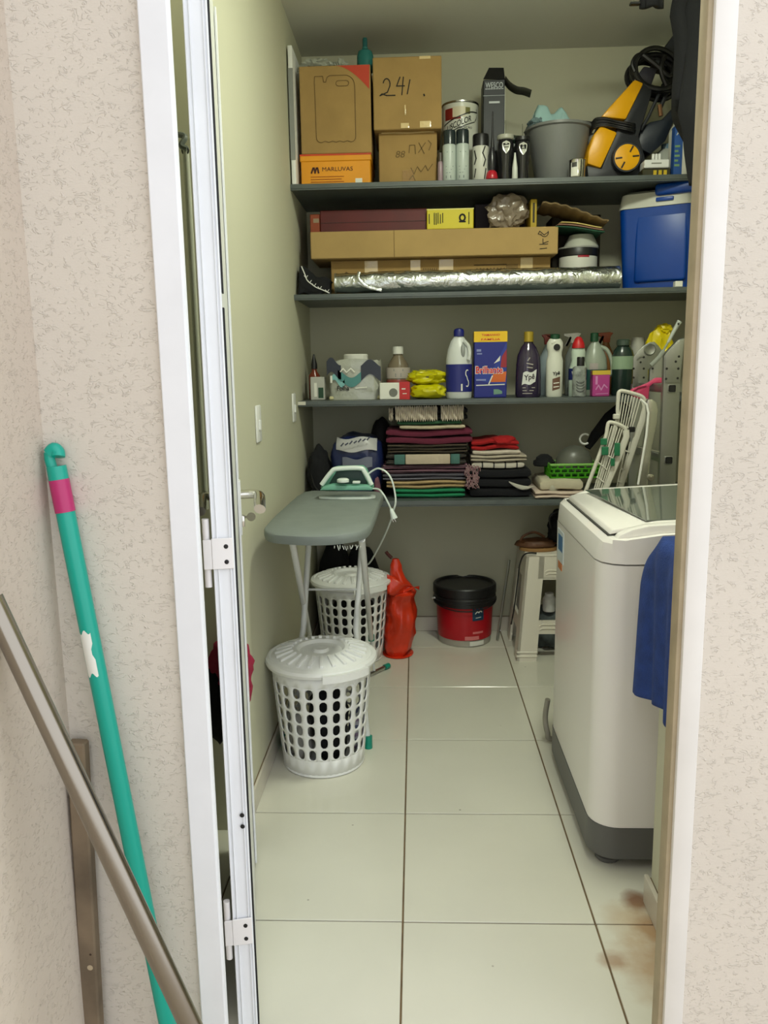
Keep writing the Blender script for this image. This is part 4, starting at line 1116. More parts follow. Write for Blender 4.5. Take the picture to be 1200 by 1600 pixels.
obj('cap', MB().lathe([(.018, Z1 + .153), (.018, Z1 + .175), (.0001, Z1 + .176)], c=(p.x, 3.66, 0)), mat('jar_cap_blue', (120, 150, 170), .4), t)
t, bx, x0, x1, zbb = carton('blue_carton', 'blue milk style carton with white side at the right end of top shelf', 'carton', 1054, 1083, 196, 3.46, Z1, .085, PAPER, mid=230)
xm = at(1066.5, 230, 3.46).x
obj('blue_face', MB().box(x0 - .001, xm, 3.4586, 3.50, Z1 + .001, zbb + .0006), mat('carton_blue', (34, 84, 160), .45), t)
xg = (x0 + x1) / 2
obj('gable_top', MB().prism([(x0, zbb), (x1, zbb), (xg + .006, zbb + .050), (xg - .006, zbb + .050)], 3.462, 3.542, 'Y'), PAPER, t, smooth=0)
obj('gable_ridge', MB().box(xg - .003, xg + .003, 3.462, 3.542, zbb + .049, zbb + .070), mat('carton_blue', (34, 84, 160), .45), t)
lettering('AS', t, PAPER, .026, .017, flat((x0 + xm) / 2 + .002, at(1060, 208, 3.46).z, 3.4576), bold=.01)
pr = MB()
for k in range(5): stroke(pr, [(0, -.05 - k * .018), (.014 - (k % 2) * .006, -.05 - k * .018)], .008, flat(x0 + .004, at(1060, 208, 3.46).z, 3.4576))
obj('print_marks', pr, mat('print_green', (120, 160, 110), .6), t, smooth=0)

# black clothes hanging from a rail under the ceiling
ZR = 2.60
rl = thing('clothes_rail', 'thin steel clothes rail fixed under the ceiling above the shelves', 'rail', (.95, 3.0, ZR))
obj('rod', MB().tube([(.62, 3.0, ZR), (XR - .002, 3.0, ZR)], .008, 10), STEEL, rl)
for x in (.66, 1.2): obj('bracket', MB().tube([(x, 3.0, ZR), (x, 3.0, CH - .001)], .005, 8), STEEL, rl)
def jacket(u, v):
    px_l = [1062, 1059, 1063, 1064, 1062, 1066, 1074, 1080, 1084][min(8, int(v * 8.001))]
    k = v * 8; i = min(7, int(k)); f = k - i
    row = [1064, 1057, 1066, 1067, 1063, 1060, 1072, 1080, 1086]
    xl = at(row[i] + (row[i + 1] - row[i]) * f, 10 + v * 270, 3.0).x
    xr = 1.16 - .05 * v
    x = xl + (xr - xl) * u
    z = 2.56 - v * .64 - (.10 * (1 - u) * 0)
    return Vector((x, 3.0 + .035 * math.sin(u * 8 + v * 3) * (.4 + v) + .01 * math.sin(u * 19), z))
jk = thing('jacket', 'black jacket hanging from the rail at the right edge of the doorway', 'jacket', (1.05, 3.0, 1.92))
obj('front', MB().grid(jacket, 26, 30), DARKCLOTH, jk, smooth=80, solid=.05)
obj('hanger', MB().tube([(1.06, 3.0, 2.56), (1.06, 3.0, 2.60), (1.07, 3.0, 2.612), (1.085, 3.0, 2.606)], .003, 6), STEEL, jk)
obj('collar', MB().blob((1.05, 3.0, 2.55), (.07, .04, .03), .15, 2, 40, 3), DARKCLOTH, jk)
t = thing('black_garment', 'black garment on the rail, only its lower edge in view at the top right', 'garment', (.82, 3.0, 2.49))
xa, xb = at(1003, 6, 3.0).x, at(1036, 6, 3.0).x
zb_ = at(1020, 12, 3.0).z
obj('hem', MB().grid(lambda u, v: Vector((xa + (xb - xa) * u, 3.0 + .008 * math.sin(u * 9), zb_ + (ZR - .002 - zb_) * v + .004 * math.sin(u * 3.2))), 14, 6), DARKCLOTH, t, solid=.02)
t = thing('clothes_peg', 'dark clothes peg hanging under the rail left of the black garment', 'peg', (.77, 3.0, 2.51))
obj('jaw', MB().box(at(984, 6, 3.0).x, at(1000, 6, 3.0).x, 2.99, 3.01, at(992, 8, 3.0).z, at(992, 4, 3.0).z, .002, 1), BLACK, t)
obj('clip', MB().tube([(at(992, 5, 3.0).x, 3.0, at(992, 5, 3.0).z), (at(992, 5, 3.0).x, 3.0, ZR - .006)], .004, 6), STEEL, t)

# ================================================================== second shelf
# two long cartons, one on the other
CARD3 = mat('cardboard_tan', (168, 140, 88), .85, var=.07, vscale=7)
Yl = 3.56
t, bx, x0, x1, zl1 = carton('long_carton', 'long taped brown carton lying behind the silver foil roll, second shelf', 'box', 517, 860, 404, Yl, Z2, .26, CARD, mid=415)
F = flat(x0, Z2, Yl - .0008); w = x1 - x0; h = zl1 - Z2
for a, b in ((.155, .215), (.365, .41), (.495, .56), (.865, .92)):
    obj('tape', MB().grid(lambda u, v: F(w * (a + (b - a) * u), h * (.05 + .93 * v)) - Vector((0, .0006, 0)), 4, 4), TAPE, t)
pr = MB()
stroke(pr, [(w * .655, h * .80), (w * .80, h * .80)], .004, F); 
for k in range(9): stroke(pr, [(w * (.662 + k * .0155), h * .62), (w * (.668 + k * .0155), h * .70)], .005, F)
for k in range(7): stroke(pr, [(w * (.425 + k * .010), h * .55), (w * (.425 + k * .010), h * .74)], .0025, F)
for k in range(9): stroke(pr, [(w * (.772 + .03 + k * .006), h * .50), (w * (.772 + .03 + k * .006), h * .80)], .002, F)
stroke(pr, [(w * .05, h * .55), (w * .07, h * .68), (w * .10, h * .56), (w * .13, h * .66)], .003, F)
obj('print_marks', pr, mat('carton_print', (70, 54, 30), .8), t, smooth=0)
Yu = 3.50
t, bx, x0, x1, zl2 = carton('long_carton', 'long flat tan carton with a pen number at its right end, on the taped carton', 'box', 485, 872, 358, Yu, zl1 + .0006, .30, CARD3, mid=380)
F = flat(x0, zl1, Yu - .0008); w = x1 - x0; h = zl2 - zl1
obj('seam', MB().box(x0 + w * .3395, x0 + w * .342, Yu - .0008, Yu, zl1 + .001, zl2 - .001), mat('carton_seam', (120, 96, 56), .9), t)
sk_ = MB()
cx = w * .945
stroke(sk_, arc(cx, h * .78, .016, .016, 200, 380, 8), .0028, F)
stroke(sk_, [(cx + .016, h * .80), (cx - .002, h * .70), (cx - .020, h * .84), (cx - .026, h * .74), (cx - .014, h * .70)], .0028, F)
stroke(sk_, [(cx + .016, h * .46), (cx - .006, h * .40), (cx - .006, h * .56)], .0028, F); stroke(sk_, [(cx - .02, h * .36), (cx + .014, h * .37)], .0028, F)
stroke(sk_, [(cx - .018, h * .20), (cx + .010, h * .22)], .0028, F)
obj('handwriting', sk_, INK, t, smooth=0)

# things lying on the tan carton
RB = mat('dark_red_case', (84, 8, 6), .5, var=.2, vscale=8)
t, bx, x0, x1, zr = carton('long_case', 'long dark red case lying on the tan carton under the top shelf', 'case', 500, 668, 327, 3.54, zl2 + .0006, .22, RB, mid=340)
obj('lid_line', MB().box(x0 + .002, x1 - .002, 3.5385, 3.54, zl2 + .040, zl2 + .043), mat('case_line', (60, 12, 12), .6), t)
obj('end_cap', MB().box(x0 - .044, x0, 3.55, 3.74, zl2 + .0006, zr - .012, .003, 1), mat('case_end_rust', (140, 62, 30), .6), t)
obj('end_label', MB().box(x0 - .030, x0 - .006, 3.5488, 3.55, zl2 + .045, zl2 + .062), mat('dull_paper', (150, 132, 104), .7), t)
YK = mat('yellow_carton', (206, 190, 26), .5)
t, bx, x0, x1, zy = carton('yellow_box', 'small yellow box with black picture lying on the tan carton', 'box', 667, 740, 326, 3.515, zl2 + .0006, .12, YK, mid=340)
obj('top_edge', MB().box(x0 - .001, x1 + .001, 3.514, 3.516, zy - .004, zy + .0006), mat('yellow_pale', (220, 214, 120), .5), t)
F = flat(x0, zl2, 3.5142); h = zy - zl2; w = x1 - x0
pr = MB()
for a, b, c_ in ((.05, .30, .75), (.16, .25, .80), (.20, .25, .78), (.24, .30, .80), (.29, .3, .72), (.34, .34, .78), (.90, .25, .80)): stroke(pr, [(w * a, h * b), (w * a, h * c_)], .0035, F)
stroke(pr, arc(w * .76, h * .55, .011, .013, 0, 360, 12), .007, F); stroke(pr, [(w * .70, h * .36), (w * .82, h * .36)], .006, F)
obj('picture_print', pr, INK, t, smooth=0)
t, bx, x0, x1, zd = carton('dark_box', 'dark purple box behind the plastic bag on the tan carton', 'box', 742, 826, 318, 3.68, zl2 + .0006, .12, mat('dark_purple', (40, 30, 44), .6), mid=340)
xk = at(834, 330, 3.52).x
t = thing('yellow_folder', 'yellow spined folder standing upright right of the plastic bag, second shelf', 'folder', (xk, 3.62, zl2))
zk = at(834, 311, 3.52).z
obj('spine', MB().box(xk - .013, xk + .013, 3.52, 3.74, zl2 + .0006, zk, .002, 1), mat('folder_yellow', (168, 142, 24), .6), t)
obj('spine_label', MB().box(xk - .004, xk + .004, 3.519, 3.5205, zl2 + .02, zk - .015), mat('folder_dark', (52, 44, 22), .7), t)
p = at(795, 335, 3.56)
fb = MB().blob((p.x - .004, 3.565, zl2 + .072), (.078, .045, .070), .40, 2.2, 51, 4, floor=zl2 + .0008)
t = tag(obj('plastic_bag', fb, mat('clear_bag', (176, 160, 140), .18, trans=.45, bump=.7, bscale=24, bdist=.01), smooth=30), 'crumpled translucent plastic bag lying on the tan carton, second shelf', 'bag')

# stack of sheets to the right of the cartons
sx0, sx1 = at(846, 330, 3.6).x, at(936, 330, 3.6).x
def sheet(z0, l, r, tilt, wav, th, m_, label, y0=3.50, y1=3.685, ph=0):
    o = obj('paper_sheet', MB().grid(lambda u, v: Vector((l + (r - l) * u, y0 + (y1 - y0) * v + .004 * math.sin(u * 6), z0 + tilt * u + wav * math.sin(u * 5 + ph) + .004 * math.sin(v * 4))), 20, 6), m_, smooth=70, solid=th)
    return tag(o, label, 'sheet', 'sheets stacked behind the paint tub')
xa, xb = at(872, 350, 3.56).x, at(933, 350, 3.56).x
# tub, lid and white dish beneath the sheets
c = at(903, 410, 3.605); rr = (at(933, 410, 3.605).x - at(874, 410, 3.605).x) / 2
zt = at(903, 399, 3.605 - rr).z
t = thing('paint_tub', 'low white paint tub with black lid and red label, left of the blue cooler', 'tub', (c.x, 3.605, Z2))
obj('body', MB().lathe([(rr * .95, Z2 + .0006), (rr, Z2 + .004), (rr, zt)], c=(c.x, 3.605, 0), n=36), mat('tub_white', (204, 204, 196), .4), t)
pr = MB(); _w = wrap(c.x, 3.605, rr + .0008, Z2)
stroke(pr, [(-.05, .047), (-.02, .049)], .003, _w); stroke(pr, [(-.045, .042), (-.03, .043)], .003, _w); stroke(pr, [(-.005, .022), (.05, .022)], .004, _w)
obj('print_lines', pr, INK, t, smooth=0)
patch(wrap(c.x, 3.605, rr + .0006, zt - .003, .1), .05, .008, mat('tub_red', (150, 20, 44), .4), 'red_label', t)
obj('lid', MB().lathe([(rr * .99, zt), (rr * 1.03, zt + .004), (rr * 1.03, zt + .034), (rr * 1.0, zt + .038), (.0001, zt + .034)], c=(c.x, 3.605, 0), n=36, cap=False), BLACK, t)
obj('lid_rim', MB().lathe([(rr * 1.04, zt + .033), (rr * 1.055, zt + .036), (rr * 1.04, zt + .040)], c=(c.x, 3.605, 0), n=36, cap=False), mat('rim_grey', (150, 150, 144), .4), t)
zt2 = zt + .040
t = tag(obj('white_dish', MB().lathe([(.0001, zt2 + .0006), (.075, zt2 + .0006), (.070, zt2 + .012), (.05, zt2 + .052), (.0001, zt2 + .056)], c=(c.x + .012, 3.61, 0), n=36), mat('dish_white', (182, 184, 172), .45)), 'white bowl upside down on the black lid of the paint tub', 'bowl')
zt3 = zt2 + .058
GS = [(mat('sheet_green', (36, 84, 62), .7), 'green edged sheet, lowest on the upside down bowl', 0), (mat('sheet_pink', (150, 110, 96), .7), 'pinkish sheet in the pile above the upside down bowl', 1),
      (mat('sheet_cream', (200, 180, 110), .7), 'cream yellow sheet on top of the thin pile above the upside down bowl', 2)]
for m_, l_, k in GS:
    sheet(zt3 + .016 + .0085 * k, xa - .02 + .012 * k, xb + .02 - .006 * k, -.022 , .004, .004, m_, l_)
t = tag(obj('cardboard_sheet', MB().grid(lambda u, v: Vector((sx0 - .01 + (sx1 - sx0 + .03) * u, 3.50 + .19 * v, zt3 + .098 + .018 * math.sin(u * 3.3 + .9) - .050 * u - .012 * v + .0025 * math.sin(u * 40))), 44, 4)
             , mat('cardboard_dark', (118, 98, 66), .85, var=.15, vscale=9), smooth=70, solid=.006), 'bent brown cardboard sheet under the top shelf, left of the blue cooler', 'cardboard')
xq = at(938, 350, 3.72).x
t, bx, x0, x1, zz = carton('dark_backfill', 'dark brown box added to darken the gap behind the paint tub and sheets, second shelf', 'box', 863, 938, 336, 3.70, Z2, .18, mat('dark_brown_box', (50, 44, 34), .85), mid=370)  # added box hides the lit back wall and keeps this gap dark
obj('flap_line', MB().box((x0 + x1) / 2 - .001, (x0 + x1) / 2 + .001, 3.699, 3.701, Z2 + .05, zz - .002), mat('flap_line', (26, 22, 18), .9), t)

# silver foil roll along the front edge
FO = mat('silver_foil', (200, 204, 200), .26, metal=1, bump=.7, bscale=22, bdist=.012, distort=.8)
fxl, fxr = at(524, 440, 3.47).x, at(967, 440, 3.47).x
zc = Z2 + .0475
def foil(u, v):
    a = 2 * PI * u
    x = fxl + (fxr - fxl) * v
    r = .046 * (1 + .05 * noise.noise(Vector((x * 14, math.cos(a) * 1.5, math.sin(a) * 1.5))) + .03 * noise.noise(Vector((x * 45, math.cos(a) * 3, math.sin(a) * 3))))
    if v < .14: r *= .93 + .5 * v
    z = zc + r * math.sin(a) * (.92 if v < .12 else 1)
    return Vector((x, 3.47 + r * math.cos(a), max(z, Z2 + .0006)))
t = thing('foil_roll', 'long silver foil insulation roll along the front of the second shelf', 'roll', ((fxl + fxr) / 2, 3.47, Z2))
obj('roll', MB().grid(foil, 36, 130, wrap=True), FO, t, smooth=45)
obj('end_spiral', MB().lathe([(.0001, 0), (.014, .0), (.015, .004), (.040, .004), (.043, -.004)], c=(fxr - .002, 3.47, zc), axis='X', n=28), mat('foil_end', (170, 172, 166), .4, metal=.8), t)
obj('end_spiral', MB().lathe([(.0001, 0), (.042, 0), (.040, -.006)], c=(fxl + .004, 3.47, zc), axis='X', n=28), mat('foil_end', (170, 172, 166), .4, metal=.8), t)
fp = smooth_path([(fxl + .105, 3.432, zc + .040), (fxl + .10, 3.423, zc + .020), (fxl + .115, 3.421, zc - .002), (fxl + .145, 3.424, zc - .022), (fxl + .195, 3.432, zc - .034)], 6)
obj('folded_edge', MB().tube(fp, .0075, 8, flat=.35), FO, t)

# blue cooler
CBL = mat('cooler_blue', (0, 62, 150), .35); CWH = mat('cooler_white', (198, 198, 186), .4)
pl_ = at(962, 400, 3.56); pr_ = at(1076, 400, 3.43)
ang = math.atan2(pr_.y - pl_.y, pr_.x - pl_.x)
Lc = (Vector((pr_.x, pr_.y)) - Vector((pl_.x, pl_.y))).length + .02
CM = Matrix.Translation((pl_.x, pl_.y, 0)) @ Matrix.Rotation(ang, 4, 'Z')
zb0 = Z2 + .0006
zl = at(962, 329, 3.56).z; zlt = at(966, 301, 3.56).z
ck = thing('cooler', 'blue cooler box with white lid and blue handle at the right end of second shelf', 'cooler', (pl_.x + .15, pl_.y + .1, Z2))
def taper(k0, k1, z0, z1, ins=0, n=6, r=.035, dy=.235):
    mb = MB(); V = []
    for z, k in ((z0, k0), (z1, k1)):
        V.append([mb.bm.verts.new((p[0], p[1], z)) for p in rrect(k, Lc - k, k, dy - k, r, n)])
    N = len(V[0])
    for i in range(N): mb.bm.faces.new((V[0][i], V[0][(i + 1) % N], V[1][(i + 1) % N], V[1][i]))
    mb.bm.faces.new(V[0][::-1]); mb.bm.faces.new(V[1]); bmesh.ops.recalc_face_normals(mb.bm, faces=mb.bm.faces)
    return mb.xform(CM)
obj('body', taper(.022, .004, zb0, zl), CBL, ck, smooth=40)
obj('lid', taper(.0, .010, zl + .001, zlt - .012), CWH, ck, smooth=40)
obj('lid_top', taper(.010, .030, zlt - .012, zlt), CWH, ck, smooth=40)
obj('latch', MB().box(.155, .225, -.006, .01, zl + .018, zl + .034, .004, 2, M=CM), CBL, ck)
obj('front_panel', MB().box(.075, Lc - .03, .006, .03, zb0 + .03, zl - .022, .012, 3, M=CM @ Matrix.Translation((0, .010, 0)) @ Matrix.Rotation(math.radians(-3.2), 4, 'X') @ Matrix.Translation((0, -.016 + zb0 * 0, 0)) if False else CM), CBL, ck)
obj('handle', MB().box(.150, Lc + .012, -.012, .06, zlt - .030, zlt + .016, .014, 3, M=CM).box(Lc - .012, Lc + .012, .02, .20, zl - .03, zlt + .01, .010, 2, M=CM), CBL, ck)
pp = at(1060, 441, 3.425)
tag(obj('folded_paper', MB().box(pp.x - .014, pp.x + .016, 3.418, 3.45, Z2 + .0006, Z2 + .024, .002, 1), PAPER), 'small folded white paper at the foot of the blue cooler', 'paper')

# dark crate with white cord at the left end
xa, xb = at(464, 435, 3.43).x, at(514, 435, 3.43).x
zt = at(478, 414, 3.43).z
t = thing('black_bag', 'black bag with a white barbed cord at the left end of second shelf', 'bag', ((xa + xb) / 2, 3.5, Z2))
obj('sack', MB().grid(lambda u, v: Vector((xa + .002 + (xb - xa) * u, 3.44 + .18 * v + .01 * math.sin(u * 7), Z2 + .001 + (zt - Z2) * min(1, v * 3) * (1 - .55 * u) + .01 * math.sin(u * 9))), 14, 12), DARKCLOTH, t, smooth=70, solid=.006)
cp = smooth_path([(at(471, 416, 3.425)), at(476, 428, 3.425), at(480, 438, 3.425), at(487, 444, 3.425), at(494, 449, 3.425), at(504, 453, 3.425), at(515, 458, 3.425)], 5)
cd = MB().tube(cp, .0022, 6)
for k in range(8, len(cp) - 2, 5):
    for s_ in (-1, 1): cd.tube([cp[k], cp[k] + Vector((.008 * s_, -.003, .010))], .0014, 5)
obj('white_cord', cd, WPLAST, t)

# ================================================================== third shelf
YT = 3.50
def zat(px, py, Y): return at(px, py, Y).z
# brown dropper bottle and white box at the left end
x = at(491, 580, 3.62).x
t = thing('brown_bottle', 'small red brown bottle behind the white box at the left end of third shelf', 'bottle', (x, 3.62, Z3))
obj('body', MB().lathe([(.024, Z3 + .0006), (.026, Z3 + .005), (.026, Z3 + .105), (.012, Z3 + .125), (.011, Z3 + .135)], c=(x, 3.62, 0)), mat('amber_red', (120, 52, 34), .2), t)
obj('cap', MB().lathe([(.014, Z3 + .135), (.014, Z3 + .155), (.006, Z3 + .19), (.003, Z3 + .20)], c=(x, 3.62, 0)), BLACK, t)
t, bx, x0, x1, zz = carton('medicine_box', 'white box with a small green picture at the left end of third shelf', 'box', 485, 507, 589, YT, Z3, .06, mat('box_grey_white', (176, 176, 168), .6), mid=605)
obj('picture', MB().box(x0 + .034, x1 - .005, YT - .001, YT, Z3 + .010, Z3 + .055), mat('picture_green', (30, 66, 44), .6), t)
obj('picture', MB().box(x0 + .016, x0 + .028, YT - .001, YT, Z3 + .016, Z3 + .075), PAPER, t)
# pack of paper rolls
x0, x1 = at(511, 590, YT).x, at(597, 590, YT).x; zp = zat(550, 563, YT)
t = thing('paper_roll_pack', 'open plastic pack of paper rolls lettered on the front, left on third shelf', 'paper pack', ((x0 + x1) / 2, YT + .1, Z3))
WRP = mat('clear_wrap_print', (170, 172, 160), .2, coat=.4, bump=.6, bscale=26, bdist=.006)
obj('pack', MB().grid(lambda u, v: Vector((x0 + .004 + (x1 - x0 - .008) * (.5 + .5 * math.copysign(abs(math.cos(2 * PI * u)) ** .35, math.cos(2 * PI * u))), YT + .10 + .10 * math.copysign(abs(math.sin(2 * PI * u)) ** .35, math.sin(2 * PI * u)) + .005 * noise.noise(Vector((u * 20, v * 9, 1))), Z3 + .0006 + (zp - Z3 + .012 * noise.noise(Vector((u * 14, 3, 1)))) * v)), 48, 14, wrap=True), WRP, t, smooth=50)
obj('pack_base', MB().box(x0 + .006, x1 - .006, YT + .006, YT + .19, Z3 + .0006, Z3 + .016, .004, 1), mat('cream_paper', (212, 206, 160), .8), t)
xr = at(556, 560, YT + .1).x; zr = zat(556, 553, YT + .045)
obj('paper_roll', MB().lathe([(.018, zr - .12), (.050, zr - .12), (.054, zr - .115), (.054, zr - .004), (.050, zr), (.020, zr), (.018, zr - .01)], c=(xr, YT + .10, 0), n=32), PAPER, t)
obj('paper_roll', MB().lathe([(.018, Z3 + .016), (.050, Z3 + .016), (.050, zp - .010), (.018, zp - .01)], c=(x0 + .06, YT + .09, 0), n=28), PAPER, t)
for a, b, z0_, z1_, m_ in ((.00, .26, .62, .98, mat('print_navy_black', (34, 40, 54), .4)), (.62, .98, .55, .92, mat('print_navy_black', (34, 40, 54), .4)), (.2, .62, .42, .66, mat('print_teal', (70, 130, 128), .4)), (.10, .32, .42, .56, mat('print_cyan', (120, 176, 176), .4))):
    F = flat(x0, Z3, YT - .005); w = x1 - x0; h = zp - Z3
    obj('wrap_print', MB().grid(lambda u, v: F(w * (a + (b - a) * u), h * (z0_ + (z1_ - z0_) * v + .10 * math.sin(u * 5 + a * 9))), 10, 3), m_, t)
lettering('Folha', t, INK, .052, .020, flat(x0 + w * .29, Z3 + h * .30, YT - .007), bold=.02)
pr = MB(); stroke(pr, [(w * .52, h * .30), (w * .62, h * .31), (w * .72, h * .32)], .004, flat(x0, Z3, YT - .006)); stroke(pr, [(w * .25, h * .72), (w * .3, h * .80), (w * .36, h * .70), (w * .44, h * .80), (w * .5, h * .71)], .005, flat(x0, Z3, YT - .0075)); stroke(pr, [(w * .08, h * .46), (w * .08, h * .60)], .009, flat(x0, Z3, YT - .0075))
obj('wrap_lettering', pr, PAPER, t, smooth=0)

def bottle(name, label, px, Y, profile, bodym, capm, cap, cat='bottle', sx=1.0, sy=.72, zb=Z3, group=None, n=30):
    """profile [(r, h)], cap [(r, h)] heights above the shelf"""
    x = at(px, 570, Y).x
    t = thing(name, label, cat, (x, Y, zb), group)
    obj('body', MB().lathe([(r, zb + .0006 + h) for r, h in profile], c=(x, Y, 0), n=n, sx=sx, sy=sy), bodym, t)
    if cap: obj('cap', MB().lathe([(r, zb + h) for r, h in cap], c=(x, Y, 0), n=22), capm, t)
    return t, x


def band(t, x, Y, r, h0, h1, m_, sx=1.0, sy=.72, nm='label', zb=Z3):
    return obj(nm, MB().lathe([(r + .0012, zb + h0), (r + .0012, zb + h1)], c=(x, Y, 0), n=34, sx=sx, sy=sy, cap=False), m_, t)
PKL = mat('pink_liquid', (168, 84, 74), .15)
CLR = mat('clear_plastic', (150, 136, 112), .15, trans=.35)
t, x = bottle('clear_bottle', 'clear bottle half full of pink liquid behind the paper roll pack', 622, 3.66, [(.048, 0), (.052, .006), (.052, .115), (.044, .150), (.022, .185), (.020, .20)], CLR, PAPER, [(.024, .195), (.024, .225), (.022, .228)])
band(t, x, 3.66, .0525, .002, .082, PKL, nm='liquid')
band(t, x, 3.66, .0530, .088, .135, mat('clear_label', (186, 176, 164), .4))
_w = wrap(x, 3.66, .054, Z3, 0, 1.0, .72)
pr = MB(); stroke(pr, [(-.016, .124), (.020, .124)], .010, _w); stroke(pr, [(-.012, .106), (.014, .106)], .004, _w); stroke(pr, [(-.012, .098), (.014, .098)], .004, _w)
obj('label_print', pr, mat('grey_print2', (116, 124, 124), .6), t, smooth=0)
# small white and red box
t, bx, x0, x1, zz = carton('small_box', 'small white box with a red end in front of the paper roll pack', 'box', 593, 640, 598, 3.455, Z3, .06, PAPER, mid=610)
xm = at(624, 610, 3.455).x
obj('red_end', MB().box(xm, x1 + .001, 3.454, 3.516, Z3 + .001, zz + .003), mat('box_red', (186, 28, 26), .45), t)
obj('picture', MB().lathe([(.0001, -.001), (.018, -.001), (.018, 0)], c=(xm - .026, 3.4545, Z3 + .030), axis='Y', n=20), mat('picture_grey', (110, 112, 104), .6), t)
pr = MB(); stroke(pr, [(xm + .012, Z3 + .045), (xm + .024, Z3 + .045)], .005, lambda a, b: Vector((a, 3.4535, b))); stroke(pr, [(xm + .015, Z3 + .025), (xm + .03, Z3 + .025)], .003, lambda a, b: Vector((a, 3.4535, b)))
obj('label_print', pr, PAPER, t, smooth=0)
# yellow packs
YPM = mat('yellow_film', (196, 190, 10), .25, bump=.4, bscale=30, coat=.3)
p = at(669, 605, 3.49)
t1 = thing('sponge_pack', 'lower of two yellow packs beside the bleach bottle', 'pack', (p.x, 3.5, Z3), 'yellow packs')
obj('film', MB().blob((p.x, 3.50, Z3 + .032), (.074, .06, .030), .22, 1.8, 61, 4, floor=Z3 + .0006, pw=.75), YPM, t1, smooth=40)
p = at(667, 578, 3.53)
t2 = thing('sponge_pack', 'upper of two yellow packs, with dark print, beside the bleach bottle', 'pack', (p.x, 3.53, Z3 + .06), 'yellow packs')
obj('film', MB().blob((p.x, 3.53, Z3 + .092), (.082, .06, .030), .28, 2.0, 63, 4, pw=.75), YPM, t2, smooth=40)
obj('dark_print', MB().blob((p.x + .012, 3.482, Z3 + .096), (.030, .012, .008), .2, 2, 64, 3), mat('dark_violet_print', (54, 40, 62), .4), t2)
# bleach bottle
BLW = mat('bleach_white', (206, 210, 208), .35); NAVY = mat('bleach_navy', (24, 32, 112), .4)
hb = zat(716, 513, YT) - Z3
R = (at(738, 600, YT).x - at(698, 600, YT).x) / 2
t, x = bottle('bleach_bottle', 'white bleach bottle with navy cap and navy label, centre of third shelf', 717, YT, [(R * .93, 0), (R, .006), (R, hb * .55), (R * .96, hb * .60), (R * .86, hb * .70), (R * .62, hb * .82), (R * .38, hb * .875), (R * .34, hb * .90)], BLW, NAVY, [(R * .40, hb * .885), (R * .40, hb * .96), (R * .34, hb * .985), (R * .18, hb)], sy=.75)
band(t, x, YT, R, hb * .095, hb * .49, NAVY, sy=.75)
obj('handle', MB().tube(smooth_path([(x + R * .35, YT - R * .55, Z3 + hb * .82), (x + R * .72, YT - R * .52, Z3 + hb * .74), (x + R * .78, YT - R * .66, Z3 + hb * .62), (x + R * .70, YT - R * .68, Z3 + hb * .55)]), .008, 8), BLW, t)
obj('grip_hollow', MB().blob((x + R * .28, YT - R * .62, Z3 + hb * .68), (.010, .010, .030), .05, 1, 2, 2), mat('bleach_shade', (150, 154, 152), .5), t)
_w = wrap(x, YT, R + .0022, Z3, 0, 1.0, .75)
pr = MB(); stroke(pr, arc(.036, hb * .36, .008, .014, 60, 250, 7) + arc(.036, hb * .22, .008, .014, 70, -120, 7), .004, _w)
stroke(pr, [(.010, hb * .12), (.010, hb * .20)], .007, _w)
obj('label_print', pr, PAPER, t, smooth=0)
# washing powder carton
PBL = mat('powder_blue', (22, 34, 126), .45)
t, bx, x0, x1, zz = carton('powder_carton', 'tall blue washing powder carton with yellow band and red lettering on third shelf', 'box', 741, 792, 518, YT, Z3, .09, PBL, mid=570)
F = flat(x0, Z3, YT - .001); w = x1 - x0; h = zz - Z3
obj('yellow_band', MB().box(x0 - .0012, x1 + .0012, YT - .0012, YT + .05, zz - h * .155, zz + .0008), mat('powder_yellow', (232, 190, 22), .45), t)
RP = mat('powder_red', (214, 40, 40), .45)
lettering('TAMANHO', t, RP, w * .56, .0085, flat(x0 + w * .5, zz - h * .05, YT - .003), bold=.01)
lettering('FAM\u00cdLIA', t, RP, w * .58, .0100, flat(x0 + w * .5, zz - h * .112, YT - .003), bold=.01)
def poly(nm, pts, m_, dy=0): 
    mb = MB(); mb.bm.faces.new([mb.bm.verts.new(F(w * a, h * b) - Vector((0, dy, 0))) for a, b in pts]); return obj(nm, mb, m_, t, smooth=0)
poly('swoosh_dark', [(.02, .42), (.60, .46), (.80, .66), (.99, .84), (.99, .20), (.50, .22), (.02, .28)], mat('powder_mid_blue', (34, 56, 150), .45), .0002)
poly('swoosh_red', [(.84, .62), (.99, .74), (.99, .46), (.80, .46)], mat('powder_dark_red', (150, 36, 48), .45), .0006)
poly('swoosh_orange', [(.50, .24), (.96, .24), (.99, .40), (.58, .36)], mat('powder_orange', (206, 100, 34), .45), .0006)
poly('swoosh_white', [(.46, .20), (.58, .34), (.54, .34), (.43, .21)], PAPER, .0010)
poly('swoosh_white', [(.60, .52), (.80, .64), (.78, .56)], PAPER, .0010)
poly('white_rule', [(.06, .185), (.94, .195), (.94, .21), (.06, .20)], PAPER, .0008)
poly('green_badge', [(.60, .05), (.86, .06), (.86, .10), (.74, .13), (.60, .13)], mat('powder_green', (110, 150, 130), .45), .0008)
lettering('Brilhante', t, PAPER, w * .86, .035, flat(x0 + w * .46, Z3 + h * .425, YT - .0020), name='lettering_outline', bold=.045)
lettering('Brilhante', t, RP, w * .82, .030, flat(x0 + w * .46, Z3 + h * .425, YT - .0026), bold=.02)
pr = MB(); stroke(pr, [(w * .08, h * .275), (w * .34, h * .275)], .007, F, -.001); stroke(pr, [(w * .10, h * .72), (w * .18, h * .72)], .010, F, -.001); stroke(pr, [(w * .10, h * .67), (w * .22, h * .67)], .006, F, -.001)
